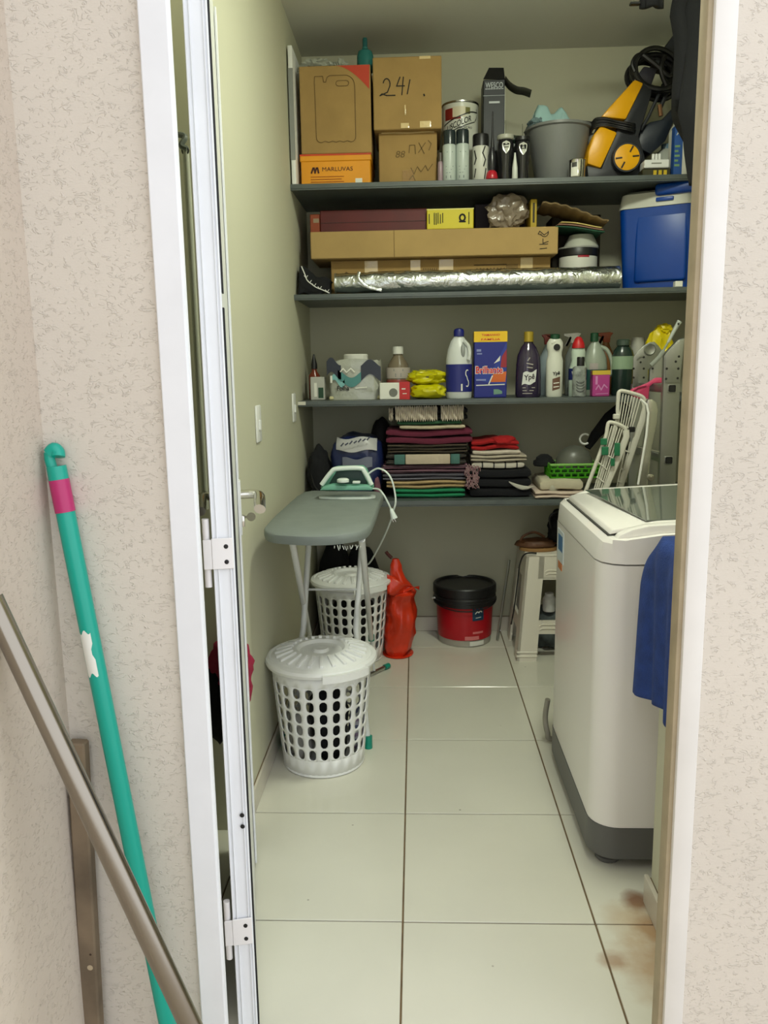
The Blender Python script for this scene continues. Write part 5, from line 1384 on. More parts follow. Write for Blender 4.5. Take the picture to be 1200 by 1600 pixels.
obj('label_print', pr, mat('powder_print', (130, 140, 190), .5), t, smooth=0)
# purple softener bottle
SOFT = mat('softener_purple', (44, 34, 60), .14, coat=.3)
hb = zat(825, 518, YT) - Z3; R = (at(846, 600, YT).x - at(806, 600, YT).x) / 2
t, x = bottle('softener_bottle', 'dark purple bottle with gold cap on third shelf', 825.5, YT, [(R * .92, 0), (R, .008), (R * .98, hb * .30), (R * .94, hb * .5), (R * .86, hb * .64), (R * .60, hb * .76), (R * .36, hb * .82), (R * .33, hb * .86)], SOFT, mat('gold_cap', (176, 152, 54), .3, metal=.4), [(R * .37, hb * .845), (R * .37, hb * .99), (R * .30, hb)], sy=.7)
YPW = mat('label_white_badge', (216, 218, 216), .5)
_w = wrap(x, YT, R + .0016, Z3, 0, 1, .7); _w2 = wrap(x, YT, R + .003, Z3, 0, 1, .7)
obj('label_badge', MB().grid(lambda u, v: _w(-.030 + .060 * u + .006 * (v - .5), hb * .22 - .004 + .052 * v + .010 * (u - .5) + .004 * math.sin(u * 8)), 14, 4), YPW, t)
lettering('Yp\u00ea', t, mat('label_brown_ink', (40, 26, 40), .6), .046, .030, lambda a, b: _w2(a, hb * .22 + b + .022 + .16 * a), bold=.02)
pr = MB()
for k in range(3): stroke(pr, [(-.028, hb * .15 - k * .012), (.024 - .006 * k, hb * .15 - k * .012)], .003, _w2)
stroke(pr, [(-.012, hb * .52), (.014, hb * .50)], .004, _w2); stroke(pr, [(-.01, hb * .46), (.012, hb * .45)], .004, _w2); stroke(pr, [(-.008, hb * .56), (.0, hb * .60)], .004, _w2)
obj('label_print', pr, mat('label_pale', (170, 164, 160), .5), t, smooth=0)
# white cleaner bottle with green cap
hb = zat(866, 522, YT) - Z3; R = (at(880, 600, YT).x - at(854, 600, YT).x) / 2
t, x = bottle('cream_cleaner', 'white bottle with green cap and brown label on third shelf', 866.5, YT, [(R * .9, 0), (R, .006), (R, hb * .58), (R * .84, hb * .66), (R * .86, hb * .72), (R * .98, hb * .78), (R * .96, hb * .86), (R * .70, hb * .92), (R * .5, hb * .93)], mat('cleaner_white', (214, 216, 204), .35), mat('cap_dark_green', (22, 70, 44), .4), [(R * .56, hb * .92), (R * .56, hb * .99), (R * .4, hb)], sy=.7)
_w = wrap(x, YT, R + .0016, Z3, 0, 1, .7); _w2 = wrap(x, YT, R + .003, Z3, 0, 1, .7)
obj('label', MB().grid(lambda u, v: _w(-.012 + .034 * u, hb * (.10 + .19 * v) + .010 * u), 6, 2), mat('label_brown', (104, 72, 56), .5), t)
lettering('Yp\u00ea', t, INK, .032, .020, lambda a, b: _w2(a + .004, hb * .37 + b + .15 * a), bold=.03)
obj('emblem', MB().lathe([(.0001, -.001), (.014, -.001), (.014, 0)], c=(x + .004, YT - R * .72, Z3 + hb * .79), axis='Y', n=20), BLACK, t)
pr = MB(); stroke(pr, [(-.006, hb * .22), (.016, hb * .23)], .004, _w2); stroke(pr, [(-.006, hb * .16), (.016, hb * .17)], .004, _w2); stroke(pr, [(-.018, hb * .90 - .01), (-.004, hb * .90 - .006)], .005, _w2)
obj('label_print', pr, PAPER, t, smooth=0)
# cleaner with red cap and blue label
hb = zat(903, 526, 3.53) - Z3; R = (at(917, 600, 3.53).x - at(889, 600, 3.53).x) / 2
t, x = bottle('kitchen_cleaner', 'white bottle with red cap and blue label, behind the printed can', 903, 3.54, [(R * .95, 0), (R, .006), (R, hb * .46), (R * .72, hb * .60), (R * .78, hb * .66), (R * .80, hb * .74), (R * .70, hb * .80), (R * .5, hb * .82)], mat('cleaner_mint', (196, 212, 196), .35), mat('cap_red', (196, 32, 38), .4), [(R * .72, hb * .81), (R * .66, hb * .88), (R * .40, hb * .97), (R * .2, hb)], sy=.7)
band(t, x, 3.54, R, hb * .28, hb * .47, mat('label_navy', (26, 36, 96), .5), sy=.7)
lettering('V', t, PAPER, .020, .026, lambda a, b: wrap(x, 3.54, R + .003, Z3, 0, 1, .7)(a - .024, hb * .37 + b), bold=.03)
# printed aerosol in front
x = at(905, 600, 3.455).x
t = thing('printed_can', 'grey aerosol with swirled print and black cap in front of the red capped bottle', 'spray can', (x, 3.455, Z3))
h2 = zat(905, 572, 3.455) - Z3
obj('body', MB().lathe([(.026, Z3 + .0006), (.0285, Z3 + .004), (.0285, Z3 + h2 - .006), (.02, Z3 + h2)], c=(x, 3.455, 0), n=26), mat('can_swirl', (140, 146, 142), .35, var=.55, vscale=38), t)
obj('cap', MB().lathe([(.016, Z3 + h2), (.016, Z3 + h2 + .034), (.014, Z3 + h2 + .038)], c=(x + .004, 3.455, 0), n=20), BLACK, t)
pr = MB(); _w = wrap(x, 3.455, .0292, Z3)
for k in range(4): stroke(pr, [(a - .0, b) for a, b in arc(0, .07 - .012 * k, .018, .012, 200, 340, 8)], .0028, _w)
obj('label_print', pr, mat('print_charcoal', (52, 54, 58), .5), t, smooth=0)
# trigger sprayers behind
def trigger(name, px, Y, label, bodym, headm, flip=1, top=520):
    x = at(px, 560, Y).x; zh = zat(px, top, Y)
    t = thing(name, label, 'spray bottle', (x, Y, Z3), 'trigger sprayers')
    obj('body', MB().lathe([(.034, Z3 + .0006), (.036, Z3 + .005), (.036, zh - .10), (.016, zh - .055), (.014, zh - .045)], c=(x, Y, 0), n=24, sy=.8), bodym, t)
    f = flip
    obj('trigger_head', MB().prism([(x + f * .030, zh - .004), (x + f * .014, zh), (x - f * .045, zh - .004), (x - f * .045, zh - .014), (x - f * .014, zh - .022), (x - f * .030, zh - .055), (x - f * .036, zh - .055), (x - f * .018, zh - .020), (x - f * .012, zh - .046), (x + f * .016, zh - .046), (x + f * .018, zh - .02)], Y - .010, Y + .010, 'Y', .002), headm, t)
    return t
trigger('spray_bottle', 896, 3.66, 'trigger spray bottle with white head behind the red capped bottle', mat('spray_grey', (120, 126, 122), .4), WPLAST)
trigger('spray_bottle', 856, 3.70, 'trigger spray bottle with dull red head behind the green capped white bottle', mat('spray_blue', (150, 164, 170), .4), mat('head_red', (140, 46, 34), .4), -1, 522)
trigger('spray_bottle', 946, 3.72, 'trigger spray bottle with orange head behind the translucent jug', mat('spray_amber', (130, 84, 40), .4), mat('head_orange', (150, 66, 34), .4), 1, 519)
# translucent jug
JUG = mat('jug_plastic', (150, 160, 146), .3)
hb = zat(927, 520, 3.57) - Z3
x = at(929, 570, 3.57).x
t = thing('plastic_jug', 'greyish translucent jug with dark green cap and handle, right on third shelf', 'jug', (x, 3.57, Z3))
obj('body', MB().lathe([(.050, Z3 + .0006), (.054, Z3 + .006), (.054, Z3 + hb * .45), (.050, Z3 + hb * .60), (.030, Z3 + hb * .78), (.016, Z3 + hb * .85), (.015, Z3 + hb * .88)], c=(x, 3.57, 0), n=30, sy=.8), JUG, t)
obj('cap', MB().lathe([(.017, Z3 + hb * .86), (.017, Z3 + hb * .99), (.014, Z3 + hb)], c=(x - .004, 3.57, 0), n=22), mat('cap_dark_green', (22, 70, 44), .4), t)
obj('handle', MB().tube(smooth_path([(x + .022, 3.56, Z3 + hb * .78), (x + .048, 3.55, Z3 + hb * .72), (x + .066, 3.545, Z3 + hb * .56), (x + .070, 3.545, Z3 + hb * .38), (x + .050, 3.55, Z3 + hb * .30)]), .0085, 10), JUG, t)
obj('label', MB().lathe([(.0552, Z3 + hb * .10), (.0552, Z3 + hb * .42)], c=(x, 3.57, 0), n=30, sy=.8, cap=False), mat('label_teal_dark', (26, 74, 68), .5), t)
obj('label_top', MB().grid(lambda u, v: wrap(x, 3.57, .0562, Z3, 0, 1, .8)(-.03 + .035 * u, hb * (.42 + .10 * v)), 5, 1), mat('label_pale', (170, 164, 160), .5), t)
# pink carton
t, bx, x0, x1, zz = carton('pink_box', 'small pink box with yellow top band in front of the translucent jug', 'box', 926, 953, 579, 3.455, Z3, .05, mat('box_pink', (176, 62, 136), .45), mid=600)
h = zz - Z3; w = x1 - x0
obj('yellow_band', MB().box(x0 - .001, x1 + .001, 3.454, 3.48, zz - h * .16, zz + .0006), mat('band_yellow', (206, 176, 60), .45), t)
pr = MB(); F = flat(x0, Z3, 3.4545)
stroke(pr, [(w * .22, h * .50), (w * .22, h * .76)], .009, F); stroke(pr, [(w * .2, h * .1), (w * .9, h * .12)], .003, F)
stroke(pr, [(w * .2, h * .28), (w * .34, h * .44), (w * .5, h * .26), (w * .66, h * .46), (w * .84, h * .34)], .005, F)
obj('label_print', pr, mat('box_pink_pale', (206, 140, 190), .5), t, smooth=0)
# dark green bottle
hb = zat(972, 530, 3.53) - Z3; R = (at(990, 590, 3.53).x - at(956, 590, 3.53).x) / 2
t, x = bottle('detergent_bottle', 'dark green bottle with pale green band at the right end of third shelf', 973, 3.54, [(R * .92, 0), (R, .006), (R, hb * .70), (R * .86, hb * .80), (R * .55, hb * .88), (R * .5, hb * .90)], mat('green_black', (34, 52, 46), .22), mat('cap_green_grey', (60, 76, 66), .35), [(R * .62, hb * .89), (R * .62, hb * .98), (R * .5, hb)], sy=.8)
band(t, x, 3.54, R, hb * .47, hb * .70, mat('label_pale_green', (140, 164, 136), .5), sy=.8)
# cup, yellow cloth
x = at(997, 540, 3.66).x
t = thing('white_cup', 'white plastic cup upside down beside the yellow cloth, third shelf', 'cup', (x, 3.66, Z3))
zc_ = zat(997, 527, 3.63)
obj('body', MB().lathe([(.034, Z3 + .0006), (.036, Z3 + .004), (.030, zc_ - .03), (.026, zc_), (.0001, zc_)], c=(x, 3.66, 0)), mat('cup_white', (190, 190, 180), .4), t)
obj('rim', MB().lathe([(.036, Z3 + .001), (.039, Z3 + .004), (.036, Z3 + .008)], c=(x, 3.66, 0), cap=False), mat('cup_white', (190, 190, 180), .4), t)
xk = at(1032, 540, 3.60).x; ztop = zat(1032, 516, 3.60)
t = thing('yellow_bag', 'crumpled yellow bag at the right end of third shelf behind the ladder', 'bag', (xk, 3.6, Z3))
obj('sack', MB().blob((xk, 3.60, (Z3 + ztop) / 2), (.062, .06, (ztop - Z3) / 2), .30, 2.2, 71, 4, floor=Z3 + .0006), mat('bag_yellow', (226, 204, 20), .35, bump=.5, bscale=20), t, smooth=35)
obj('knot', MB().blob((xk + .01, 3.59, ztop + .004), (.035, .03, .022), .4, 3, 73, 3), mat('bag_yellow', (226, 204, 20), .35), t, smooth=30)

# ================================================================== lowest shelf
def folded(name, label, cat, l, r, top, bot, m_, Y=3.47, depth=.26, layers=1, zb=None, zt=None, wav=.003, group=None, seed=0, parent=None):
    """folded cloth: rounded slab(s) with the fold towards the room"""
    my = (top + bot) / 2
    x0, x1 = at(l, my, Y).x, at(r, my, Y).x
    z1 = at((l + r) / 2, top, Y).z if zt is None else zt
    z0 = at((l + r) / 2, bot, Y).z if zb is None else zb
    mb = MB(); hL = (z1 - z0) / layers
    for q_ in range(layers):
        zc_ = z0 + hL * (q_ + .5); nx = 22; ns = 18
        ins = random.uniform(0, .006)
        def P(u, k):
            a = 2 * PI * k / ns; c_, s_ = math.cos(a), math.sin(a)
            endr = min(1, min(u, 1 - u) * 16 + .35) ** .5
            x = x0 + (x1 - x0) * u
            dz = wav * (math.sin(u * 7 + seed + q_) + .6 * noise.noise(Vector((u * 6, seed, q_))))
            return Vector((x, Y + depth / 2 + ins - (depth / 2) * math.copysign(abs(c_) ** .5, c_) + .004 * noise.noise(Vector((u * 5, seed + 3, q_))), zc_ + dz * .5 + hL * .505 * math.copysign(abs(s_) ** .42, s_) * endr))
        V = [[mb.bm.verts.new(P(i / nx, k)) for k in range(ns)] for i in range(nx + 1)]
        fs = []
        for i in range(nx):
            for k in range(ns): fs.append(mb.bm.faces.new((V[i][k], V[i][(k + 1) % ns], V[i + 1][(k + 1) % ns], V[i + 1][k])))
        fs += [mb.bm.faces.new(V[0][::-1]), mb.bm.faces.new(V[-1])]
        bmesh.ops.recalc_face_normals(mb.bm, faces=fs)
    o = obj(name, mb, m_, parent, smooth=50)
    if parent is None: tag(o, label, cat, group)
    return o, x0, x1, z0, z1


def cloth(name_, rgb, **k): return mat('cloth_' + name_, rgb, .95, bump=.5, bscale=90, var=.08, vscale=14, **k)
GRP = 'cloths in the tall folded stack'
G2 = 'cloths in the low folded stack'
zz = [at(660, p_, 3.47).z for p_ in (771, 764, 751, 740, 727, 709, 695, 671, 661, 636)]
zz[0] = Z4 + .001
folded('folded_cloth', 'green folded cloth at the bottom of the tall stack', 'cloth', 612, 727, 0, 771, cloth('green', (26, 120, 80)), zb=zz[0], zt=zz[1], layers=2, group=GRP, seed=1)
folded('folded_towel', 'beige folded towel low in the tall stack, above the green cloth', 'towel', 598, 728, 0, 764, cloth('beige', (168, 144, 104)), zb=zz[1], zt=zz[2], layers=2, group=GRP, seed=2, wav=.005)
folded('folded_cloth', 'grey blue striped folded cloth above the beige towel in the tall stack', 'cloth', 592, 728, 0, 751, stripes('stripe_greyblue', [(58, 58, 66), (96, 92, 104), (48, 48, 56), (120, 118, 130)], .012), zb=zz[2], zt=zz[3], layers=2, group=GRP, seed=3)
o, x0, x1, z0, z1 = folded('folded_blanket', 'pink and black striped folded blanket with fringe in the tall stack', 'blanket', 590, 733, 0, 740, stripes('stripe_pink', [(30, 24, 30), (156, 112, 128), (36, 28, 34), (128, 84, 104), (26, 22, 28)], .0105), zb=zz[3], zt=zz[4], layers=2, group=GRP, seed=4)
fr_ = MB()
for k in range(60):
    a = random.random(); b = random.random()
    xx = x1 - .012 + .05 * a; z_ = z1 - .006 - .085 * b
    fr_.tube([(xx, 3.455, z_ + .01), (xx + random.uniform(-.012, .012), 3.448, z_), (xx + random.uniform(-.014, .014), 3.452, z_ - .014)], .0021, 4)
fg = obj('fringe', fr_, stripes('fringe_mix', [(200, 184, 180), (60, 40, 50), (160, 90, 110)], .006, 'X'), o); fg['kind'] = 'stuff'
o, x0, x1, z0, z1 = folded('folded_towel', 'dark striped folded towel with a pale and teal front panel in the tall stack', 'towel', 598, 729, 0, 727, stripes('stripe_dark', [(26, 26, 26), (26, 26, 26), (90, 82, 70), (24, 24, 24)], .0085), zb=zz[4], zt=zz[5], layers=2, group=GRP, seed=5)
w = x1 - x0; h = z1 - z0
for a, b, m_ in ((.24, .80, cloth('cream', (186, 172, 152))), (.10, .235, cloth('teal_grey', (70, 108, 102))), (.805, .92, cloth('teal_grey', (70, 108, 102)))):
    obj('front_panel', MB().box(x0 + w * a, x0 + w * b, 3.462, 3.475, z0 + h * .10, z0 + h * .96, .004, 2), m_, o)
folded('folded_towel', 'dark brown striped folded towel below the maroon blanket in the tall stack', 'towel', 600, 731, 0, 709, stripes('stripe_brown', [(40, 34, 28), (92, 80, 64), (34, 30, 26), (60, 52, 44)], .009), zb=zz[5], zt=zz[6], layers=3, group=GRP, seed=6)
folded('folded_blanket', 'maroon folded blanket in the upper part of the tall stack', 'blanket', 598, 739, 0, 695, cloth('maroon', (96, 30, 52)), zb=zz[6], zt=zz[7], layers=2, group=GRP, seed=7, wav=.008)
o_, x0, x1, z0, z1 = folded('folded_towel', 'cream folded towel lying in the maroon blanket, tall stack', 'towel', 616, 728, 0, 0, cloth('cream2', (190, 178, 152)), zb=zz[7] + .0002, zt=zz[7] + .018, Y=3.455, depth=.22, group=GRP, seed=8)
folded('folded_cloth', 'green folded cloth near the top of the tall stack under the lace trimmed one', 'cloth', 612, 722, 0, 0, cloth('sea_green', (66, 116, 84)), zb=zz[7] + .0185, zt=zz[8] + .010, group=GRP, seed=9)
o, x0, x1, z0, z1 = folded('folded_cloth', 'black cloth with white lace trim on top of the tall stack', 'cloth', 604, 732, 0, 0, DARKCLOTH, zb=zz[8] + .0105, zt=zz[9] - .004, layers=2, group=GRP, seed=10)
LACE = mat('lace_white', (206, 196, 180), .9)
for l, r in ((618, 683), (689, 724), (608, 614)):
    xa, xb = at(l, 650, 3.46).x, at(r, 650, 3.46).x
    n_ = max(6, int((xb - xa) * 700))
    mb = MB().grid(lambda u, v: Vector((xa + (xb - xa) * u, 3.455 - .010 * (.5 + .5 * math.sin(u * n_ * 1.1 + v * 2.2)) - .006 * math.sin(v * 9 + u * 31), z0 + .002 + (z1 - z0 + .008 - .010 * (l < 615)) * v + .005 * math.sin(u * n_ * .9))), n_, 8)
    obj('lace_trim', mb, LACE, o, solid=.0015)

# low stack to the right
zq = [Z4 + .001, at(790, 733, 3.48).z, at(790, 722, 3.48).z, at(790, 711, 3.48).z, at(790, 703, 3.48).z, at(790, 687, 3.48).z]
o, x0, x1, z0, z1 = folded('folded_trousers', 'thick pile of folded black garment at the base of the low stack', 'clothes', 737, 842, 0, 0, cloth('near_black', (13, 14, 20)), Y=3.47, depth=.30, zb=zq[0], zt=zq[1], layers=3, group=G2, seed=12)
mb = MB().grid(lambda u, v: Vector((at(795 + 42 * u, 757, 3.462).x, 3.462, at(795, 752 + 5.5 * math.sin(u * 2.2) + 3.5 * u + 7.0 * v * math.sin(PI * min(1, u + .06)) , 3.462).z)), 14, 3)
obj('pale_lining', mb, cloth('pale_lining', (186, 184, 172)), o, solid=.002)
folded('folded_shirt', 'white shirt with dark grid lines in the low stack', 'shirt', 740, 830, 0, 0, stripes('grid_white', [(190, 184, 172)] * 7 + [(60, 58, 60)], .050, 'X', off=.3), Y=3.48, depth=.25, zb=zq[1], zt=zq[2], group=G2, seed=13)
folded('folded_towel', 'greyish white folded towel above the grid shirt in the low stack', 'towel', 738, 834, 0, 0, cloth('grey_white', (176, 166, 150)), Y=3.475, depth=.25, zb=zq[2], zt=zq[3], layers=2, group=G2, seed=14, wav=.004)
folded('folded_towel', 'thin white folded towel under the red cloth in the low stack', 'towel', 741, 823, 0, 0, cloth('white_b', (196, 186, 172)), Y=3.48, depth=.25, zb=zq[3], zt=zq[4], group=G2, seed=15)
o, x0, x1, z0, z1 = folded('folded_cloth', 'red folded cloth on top of the low stack', 'cloth', 739, 820, 0, 0, cloth('red', (158, 18, 22)), Y=3.48, depth=.24, zb=zq[4], zt=zq[5], layers=2, group=G2, seed=16, wav=.010)
obj('raised_corner', MB().blob((x1 - .065, 3.52, z1 - .006), (.055, .05, .022), .25, 2, 81, 3), cloth('red', (158, 18, 22)), o, smooth=60)
x = at(850, 725, 3.56).x
t = thing('knit_hat', 'black knit hat lying on the black pile, left of the green basket', 'hat', (x, 3.56, zq[1]))
zk = at(850, 709, 3.56).z
obj('crown', MB().lathe([(.036, zq[1] + .004), (.043, zq[1] + .014), (.043, zk - .045), (.034, zk - .014), (.016, zk - .002), (.0001, zk)], c=(x, 3.56, 0), n=26), DARKCLOTH, t)
obj('brim', MB().lathe([(.044, zq[1] + .004), (.048, zq[1] + .010), (.047, zq[1] + .026), (.043, zq[1] + .028)], c=(x, 3.56, 0), n=26, cap=False), DARKCLOTH, t)
# cream towels
CR = cloth('cream_towel', (198, 190, 166))
p = at(886, 768, 3.46)
o, x0, x1, z0, z1 = folded('folded_towel', 'cream rolled towel under the green basket, the upper fold', 'towel', 858, 932, 0, 0, CR, Y=3.425, depth=.26, zb=Z4 + .034, zt=at(890, 748, 3.43).z, group='cream towels', seed=17, wav=.004)
folded('folded_towel', 'cream towel folded flat beneath the rolled cream towel on the lowest shelf', 'towel', 850, 935, 0, 0, cloth('cream_pink', (206, 188, 174)), Y=3.415, depth=.28, zb=Z4 + .001, zt=Z4 + .0335, layers=2, group='cream towels', seed=18, wav=.004)
xw = at(861, 758, 3.47).x
tag(obj('crumpled_towel', MB().blob((xw, 3.50, Z4 + .045), (.034, .07, .046), .2, 2.2, 91, 3, floor=Z4 + .001), mat('towel_greywhite', (184, 182, 166), .95, bump=.5, bscale=80), smooth=60), 'crumpled pale towel bunched left of the cream towels', 'towel', 'cream towels')
# green basket
GN = mat('basket_green', (66, 148, 24), .4)
zg0 = at(890, 748, 3.43).z + .001; zg1 = at(895, 726, 3.46).z
xa, xb = at(860, 735, 3.46).x, at(936, 735, 3.46).x
gb = thing('green_basket', 'small bright green plastic basket with slotted sides on the cream towel', 'basket', ((xa + xb) / 2, 3.53, zg0))
mb = MB()
def net(p0, p1, nrm):
    """slotted basket side between two corners"""
    p0, p1 = Vector(p0), Vector(p1); L = (p1 - p0).length; nc = max(3, int(L / .026)); up = Vector((0, 0, zg1 - zg0))
    for f in (0, .36, .68, 1.0):
        mb.tube([p0 + up * f, p1 + up * f], .0032, 6)
    for row, (f0, f1) in enumerate(((0, .36), (.36, .68), (.68, 1.0))):
        for k in range(nc + 1):
            a = p0.lerp(p1, max(0, min(1, (k + (.5 if row % 2 else 0)) / nc))); mb.tube([a + up * f0, a + up * f1], .0042, 5)
ya, yb = 3.455, 3.60
net((xa, ya, zg0), (xb, ya, zg0), 0); net((xa, yb, zg0), (xb, yb, zg0), 0); net((xa, ya, zg0), (xa, yb, zg0), 0); net((xb, ya, zg0), (xb, yb, zg0), 0)
obj('slotted_sides', mb, GN, gb)
obj('bottom', MB().box(xa, xb, ya, yb, zg0, zg0 + .004), GN, gb)
obj('inner_shade', MB().box(xa + .008, xb - .008, ya + .012, yb - .008, zg0 + .005, zg0 + .04, .004, 1), mat('basket_shade_green', (34, 90, 14), .6), gb)  # darker green block puts the basket's inner shade into colour
obj('rim', MB().tube([(xa, ya, zg1), (xb, ya, zg1), (xb, yb, zg1), (xa, yb, zg1)], .0055, 8, closed=True), mat('rim_pale_green', (130, 186, 90), .4), gb)
c = at(897, 715, 3.53)
tag(obj('grey_bowl', MB().lathe([(.080, zg1 - .03), (.082, zg1 - .02), (.078, zg1 + .02), (.062, zg1 + .05), (.035, zg1 + .070), (.0001, zg1 + .078)], c=(c.x, 3.53, 0), n=32, sy=.8), mat('smoky_plastic', (92, 94, 86), .35)), 'smoky grey bowl upside down in the green basket', 'bowl')
# umbrella with a white ring
u0, u1 = at(952, 655, 3.62), at(908, 705, 3.60)
um = thing('umbrella', 'folded black umbrella with white ring leaning behind the white drying racks', 'umbrella', (u0.x, 3.62, Z4))
obj('canopy', MB().tube([at(975, 640, 3.66), u0, at(930, 680, 3.61), at(918, 700, 3.60)], .042, 10, taper=.35), DARKCLOTH, um)
cc = at(914, 686, 3.555)
obj('ring', MB().tube([(cc.x + .022 * math.cos(a), cc.y, cc.z + .022 * math.sin(a)) for a in [math.radians(-50 - 260 * i / 16) for i in range(17)]], .0045, 8), WPLAST, um)
obj('shaft', MB().tube([at(975, 640, 3.66), (at(990, 600, 3.70).x, 3.70, Z4 + .003)], .006, 8), BLACK, um)

# black bag and blue pack at the left end
xa, xb = at(478, 740, 3.50).x, at(516, 740, 3.50).x
t = thing('black_bag', 'black bag slumped at the left end of the lowest shelf', 'bag', ((xa + xb) / 2, 3.55, Z4))
zk = at(495, 702, 3.5).z
obj('sack', MB().blob(((xa + xb) / 2, 3.56, (Z4 + zk) / 2), (.050, .09, (zk - Z4) / 2 + .006), .16, 1.8, 95, 4, floor=Z4 + .0006), DARKCLOTH, t, smooth=60)
obj('strap', MB().tube(smooth_path([((xa + xb) / 2 - .03, 3.49, Z4 + .12), ((xa + xb) / 2 - .01, 3.46, Z4 + .06), ((xa + xb) / 2 + .03, 3.45, Z4 + .02)]), .003, 6), BLACK, t)
xa, xb = at(517, 710, 3.50).x, at(599, 710, 3.50).x; zk = at(555, 680, 3.5).z
NB = mat('pack_navy', (30, 40, 84), .28, coat=.3, bump=.5, bscale=18, bdist=.008)
t = thing('plastic_pack', 'puffy navy and white plastic pack behind the iron on the lowest shelf', 'pack', ((xa + xb) / 2, 3.56, Z4))
xc = (xa + xb) / 2; hw = (xb - xa) / 2; zm = (Z4 + zk) / 2; hh_ = (zk - Z4) / 2
obj('film', MB().blob((xc, 3.57, zm), (hw, .09, hh_), .10, 1.8, 97, 4, floor=Z4 + .0006, pw=.6), NB, t, smooth=50)
def puff(u0, u1, z0_, z1_, nm, m_, dy=.003):
    def fn(u, v):
        a = u0 + (u1 - u0) * u; b = z0_ + (z1_ - z0_) * v
        d = Vector((a, -math.sqrt(max(.02, 1 - min(.98, abs(a)) ** 3.2 - min(.98, abs(b)) ** 3.2 * .8)), b))
        return Vector((xc + hw * a * .98, 3.57 - .098 * abs(d.y) ** .6 - dy, zm + hh_ * b + .006 * math.sin(u * 8 + b * 3)))
    return obj(nm, MB().grid(fn, 16, 6), m_, t)
puff(-.80, .78, .52, .92, 'white_panel', mat('pack_white', (186, 186, 186), .35), .006)
puff(-.55, .60, -.02, .30, 'grey_panel', mat('pack_grey', (110, 114, 132), .35), .006)
pr = MB()
for k in range(7): stroke(pr, [(xc - .065 + k * .019, zm + hh_ * (.70 + .03 * k)), (xc - .055 + k * .019, zm + hh_ * (.78 + .03 * k) - .004 * (k % 2))], .006, lambda a, b: Vector((a, 3.452, b)))
obj('panel_print', pr, mat('pack_print', (70, 72, 90), .5), t, smooth=0)
tag(obj('brown_pouch', MB().blob((xb - .02, 3.80, Z4 + .17), (.055, .055, .17), .12, 2, 99, 3, floor=Z4 + .0006), mat('pouch_black', (30, 28, 28), .7), smooth=60), 'dark pouch standing behind the navy pack and the tall stack', 'pouch')
tag(obj('pink_cloth', MB().blob((at(589, 750, 3.45).x, 3.455, Z4 + .05), (.014, .03, .048), .25, 2.4, 101, 3, floor=Z4 + .0006), cloth('dusty_pink', (120, 78, 92)), smooth=60), 'dusty pink cloth bunched between the iron and the tall stack', 'cloth')

# ================================================================== ladder and racks behind the machine
ALM = mat('ladder_aluminium', (150, 152, 146), .38, metal=.85, bump=.08, bscale=160)
YLa, YLb = 2.95, 3.33
la = thing('folding_ladder', 'folded aluminium ladder with square rung ends standing behind the washing machine', 'ladder', (at(1045, 700, YLa).x, 3.1, 0))
def XZ(Y, *pp): return [xz(a, b, Y) for a, b in pp]
p0, p1 = XZ(YLa, (1037, 600), (1063, 600))
rail_r = MB().prism([(p0[0], .004), (p1[0], .004), (p1[0], p1[1])] + XZ(YLa, (1066, 560), (1070, 528), (1060, 531), (1043, 549), (1038, 556)) + [(p0[0], p0[1])], YLa, YLa + .026, 'Y', .002)
obj('rail', rail_r, ALM, la)
pa, pb = XZ(YLb, (988, 600), (1012, 600))
obj('rail', MB().prism([(pa[0], .004), (pb[0], .004), (pb[0], pb[1]), (pa[0], pa[1])], YLb, YLb + .026, 'Y', .002), ALM, la)
pc, pd = XZ(YLb, (1016, 600), (1037, 600))
obj('rail', MB().prism([(pc[0], .004), (pd[0], .004)] + XZ(YLb, (1038, 575), (1036, 552), (1016, 574)), YLb + .004, YLb + .026, 'Y', .002), ALM, la)
hp_ = obj('hinge_plate', MB().prism(XZ(YLb, (988, 604), (989, 558), (995, 550), (1004, 541), (1014, 535), (1022, 534), (1029, 541), (1036, 551), (1016, 574), (1012, 578), (1012, 604)), YLb - .007, YLb - .0005, 'Y', .002), ALM, la)
c = at(1015, 546, YLb - .008)
obj('hub', MB().lathe([(.022, 0), (.024, -.003), (.020, -.007), (.012, -.004), (.0001, -.003)], c=(c.x, YLb - .007, c.z), axis='Y', n=26), ALM, hp_)
c2 = at(1000, 560, YLb - .008)
obj('stop_lever', MB().tube([(c2.x - .012, YLb - .009, c2.z - .006), (c2.x + .0, YLb - .010, c2.z + .006), (c2.x + .012, YLb - .009, c2.z + .008)], .003, 6), ALM, hp_)
for (px, py) in ((1006, 558), (1001, 566), (990, 576), (1006, 576), (990, 590), (1006, 590), (1020, 576)):
    c = at(px, py, YLb - .008); obj('rivet', MB().lathe([(.0001, -.0012), (.0042, -.001), (.0046, 0)], c=(c.x, YLb - .0072, c.z), axis='Y', n=10), BLACK, hp_)
pl8 = obj('hinge_plate', MB().prism(XZ(YLa, (1039, 598), (1039, 557), (1044, 550), (1060, 533), (1069, 530), (1062, 598)), YLa - .005, YLa - .0005, 'Y', .0015), ALM, la)
for (px, py) in ((1061, 557), (1056, 565), (1042, 576), (1060, 576), (1041, 592), (1059, 591)):
    c = at(px, py, YLa - .006); obj('rivet', MB().lathe([(.0001, -.0012), (.0040, -.001), (.0044, 0)], c=(c.x, YLa - .0052, c.z), axis='Y', n=10), BLACK, pl8)
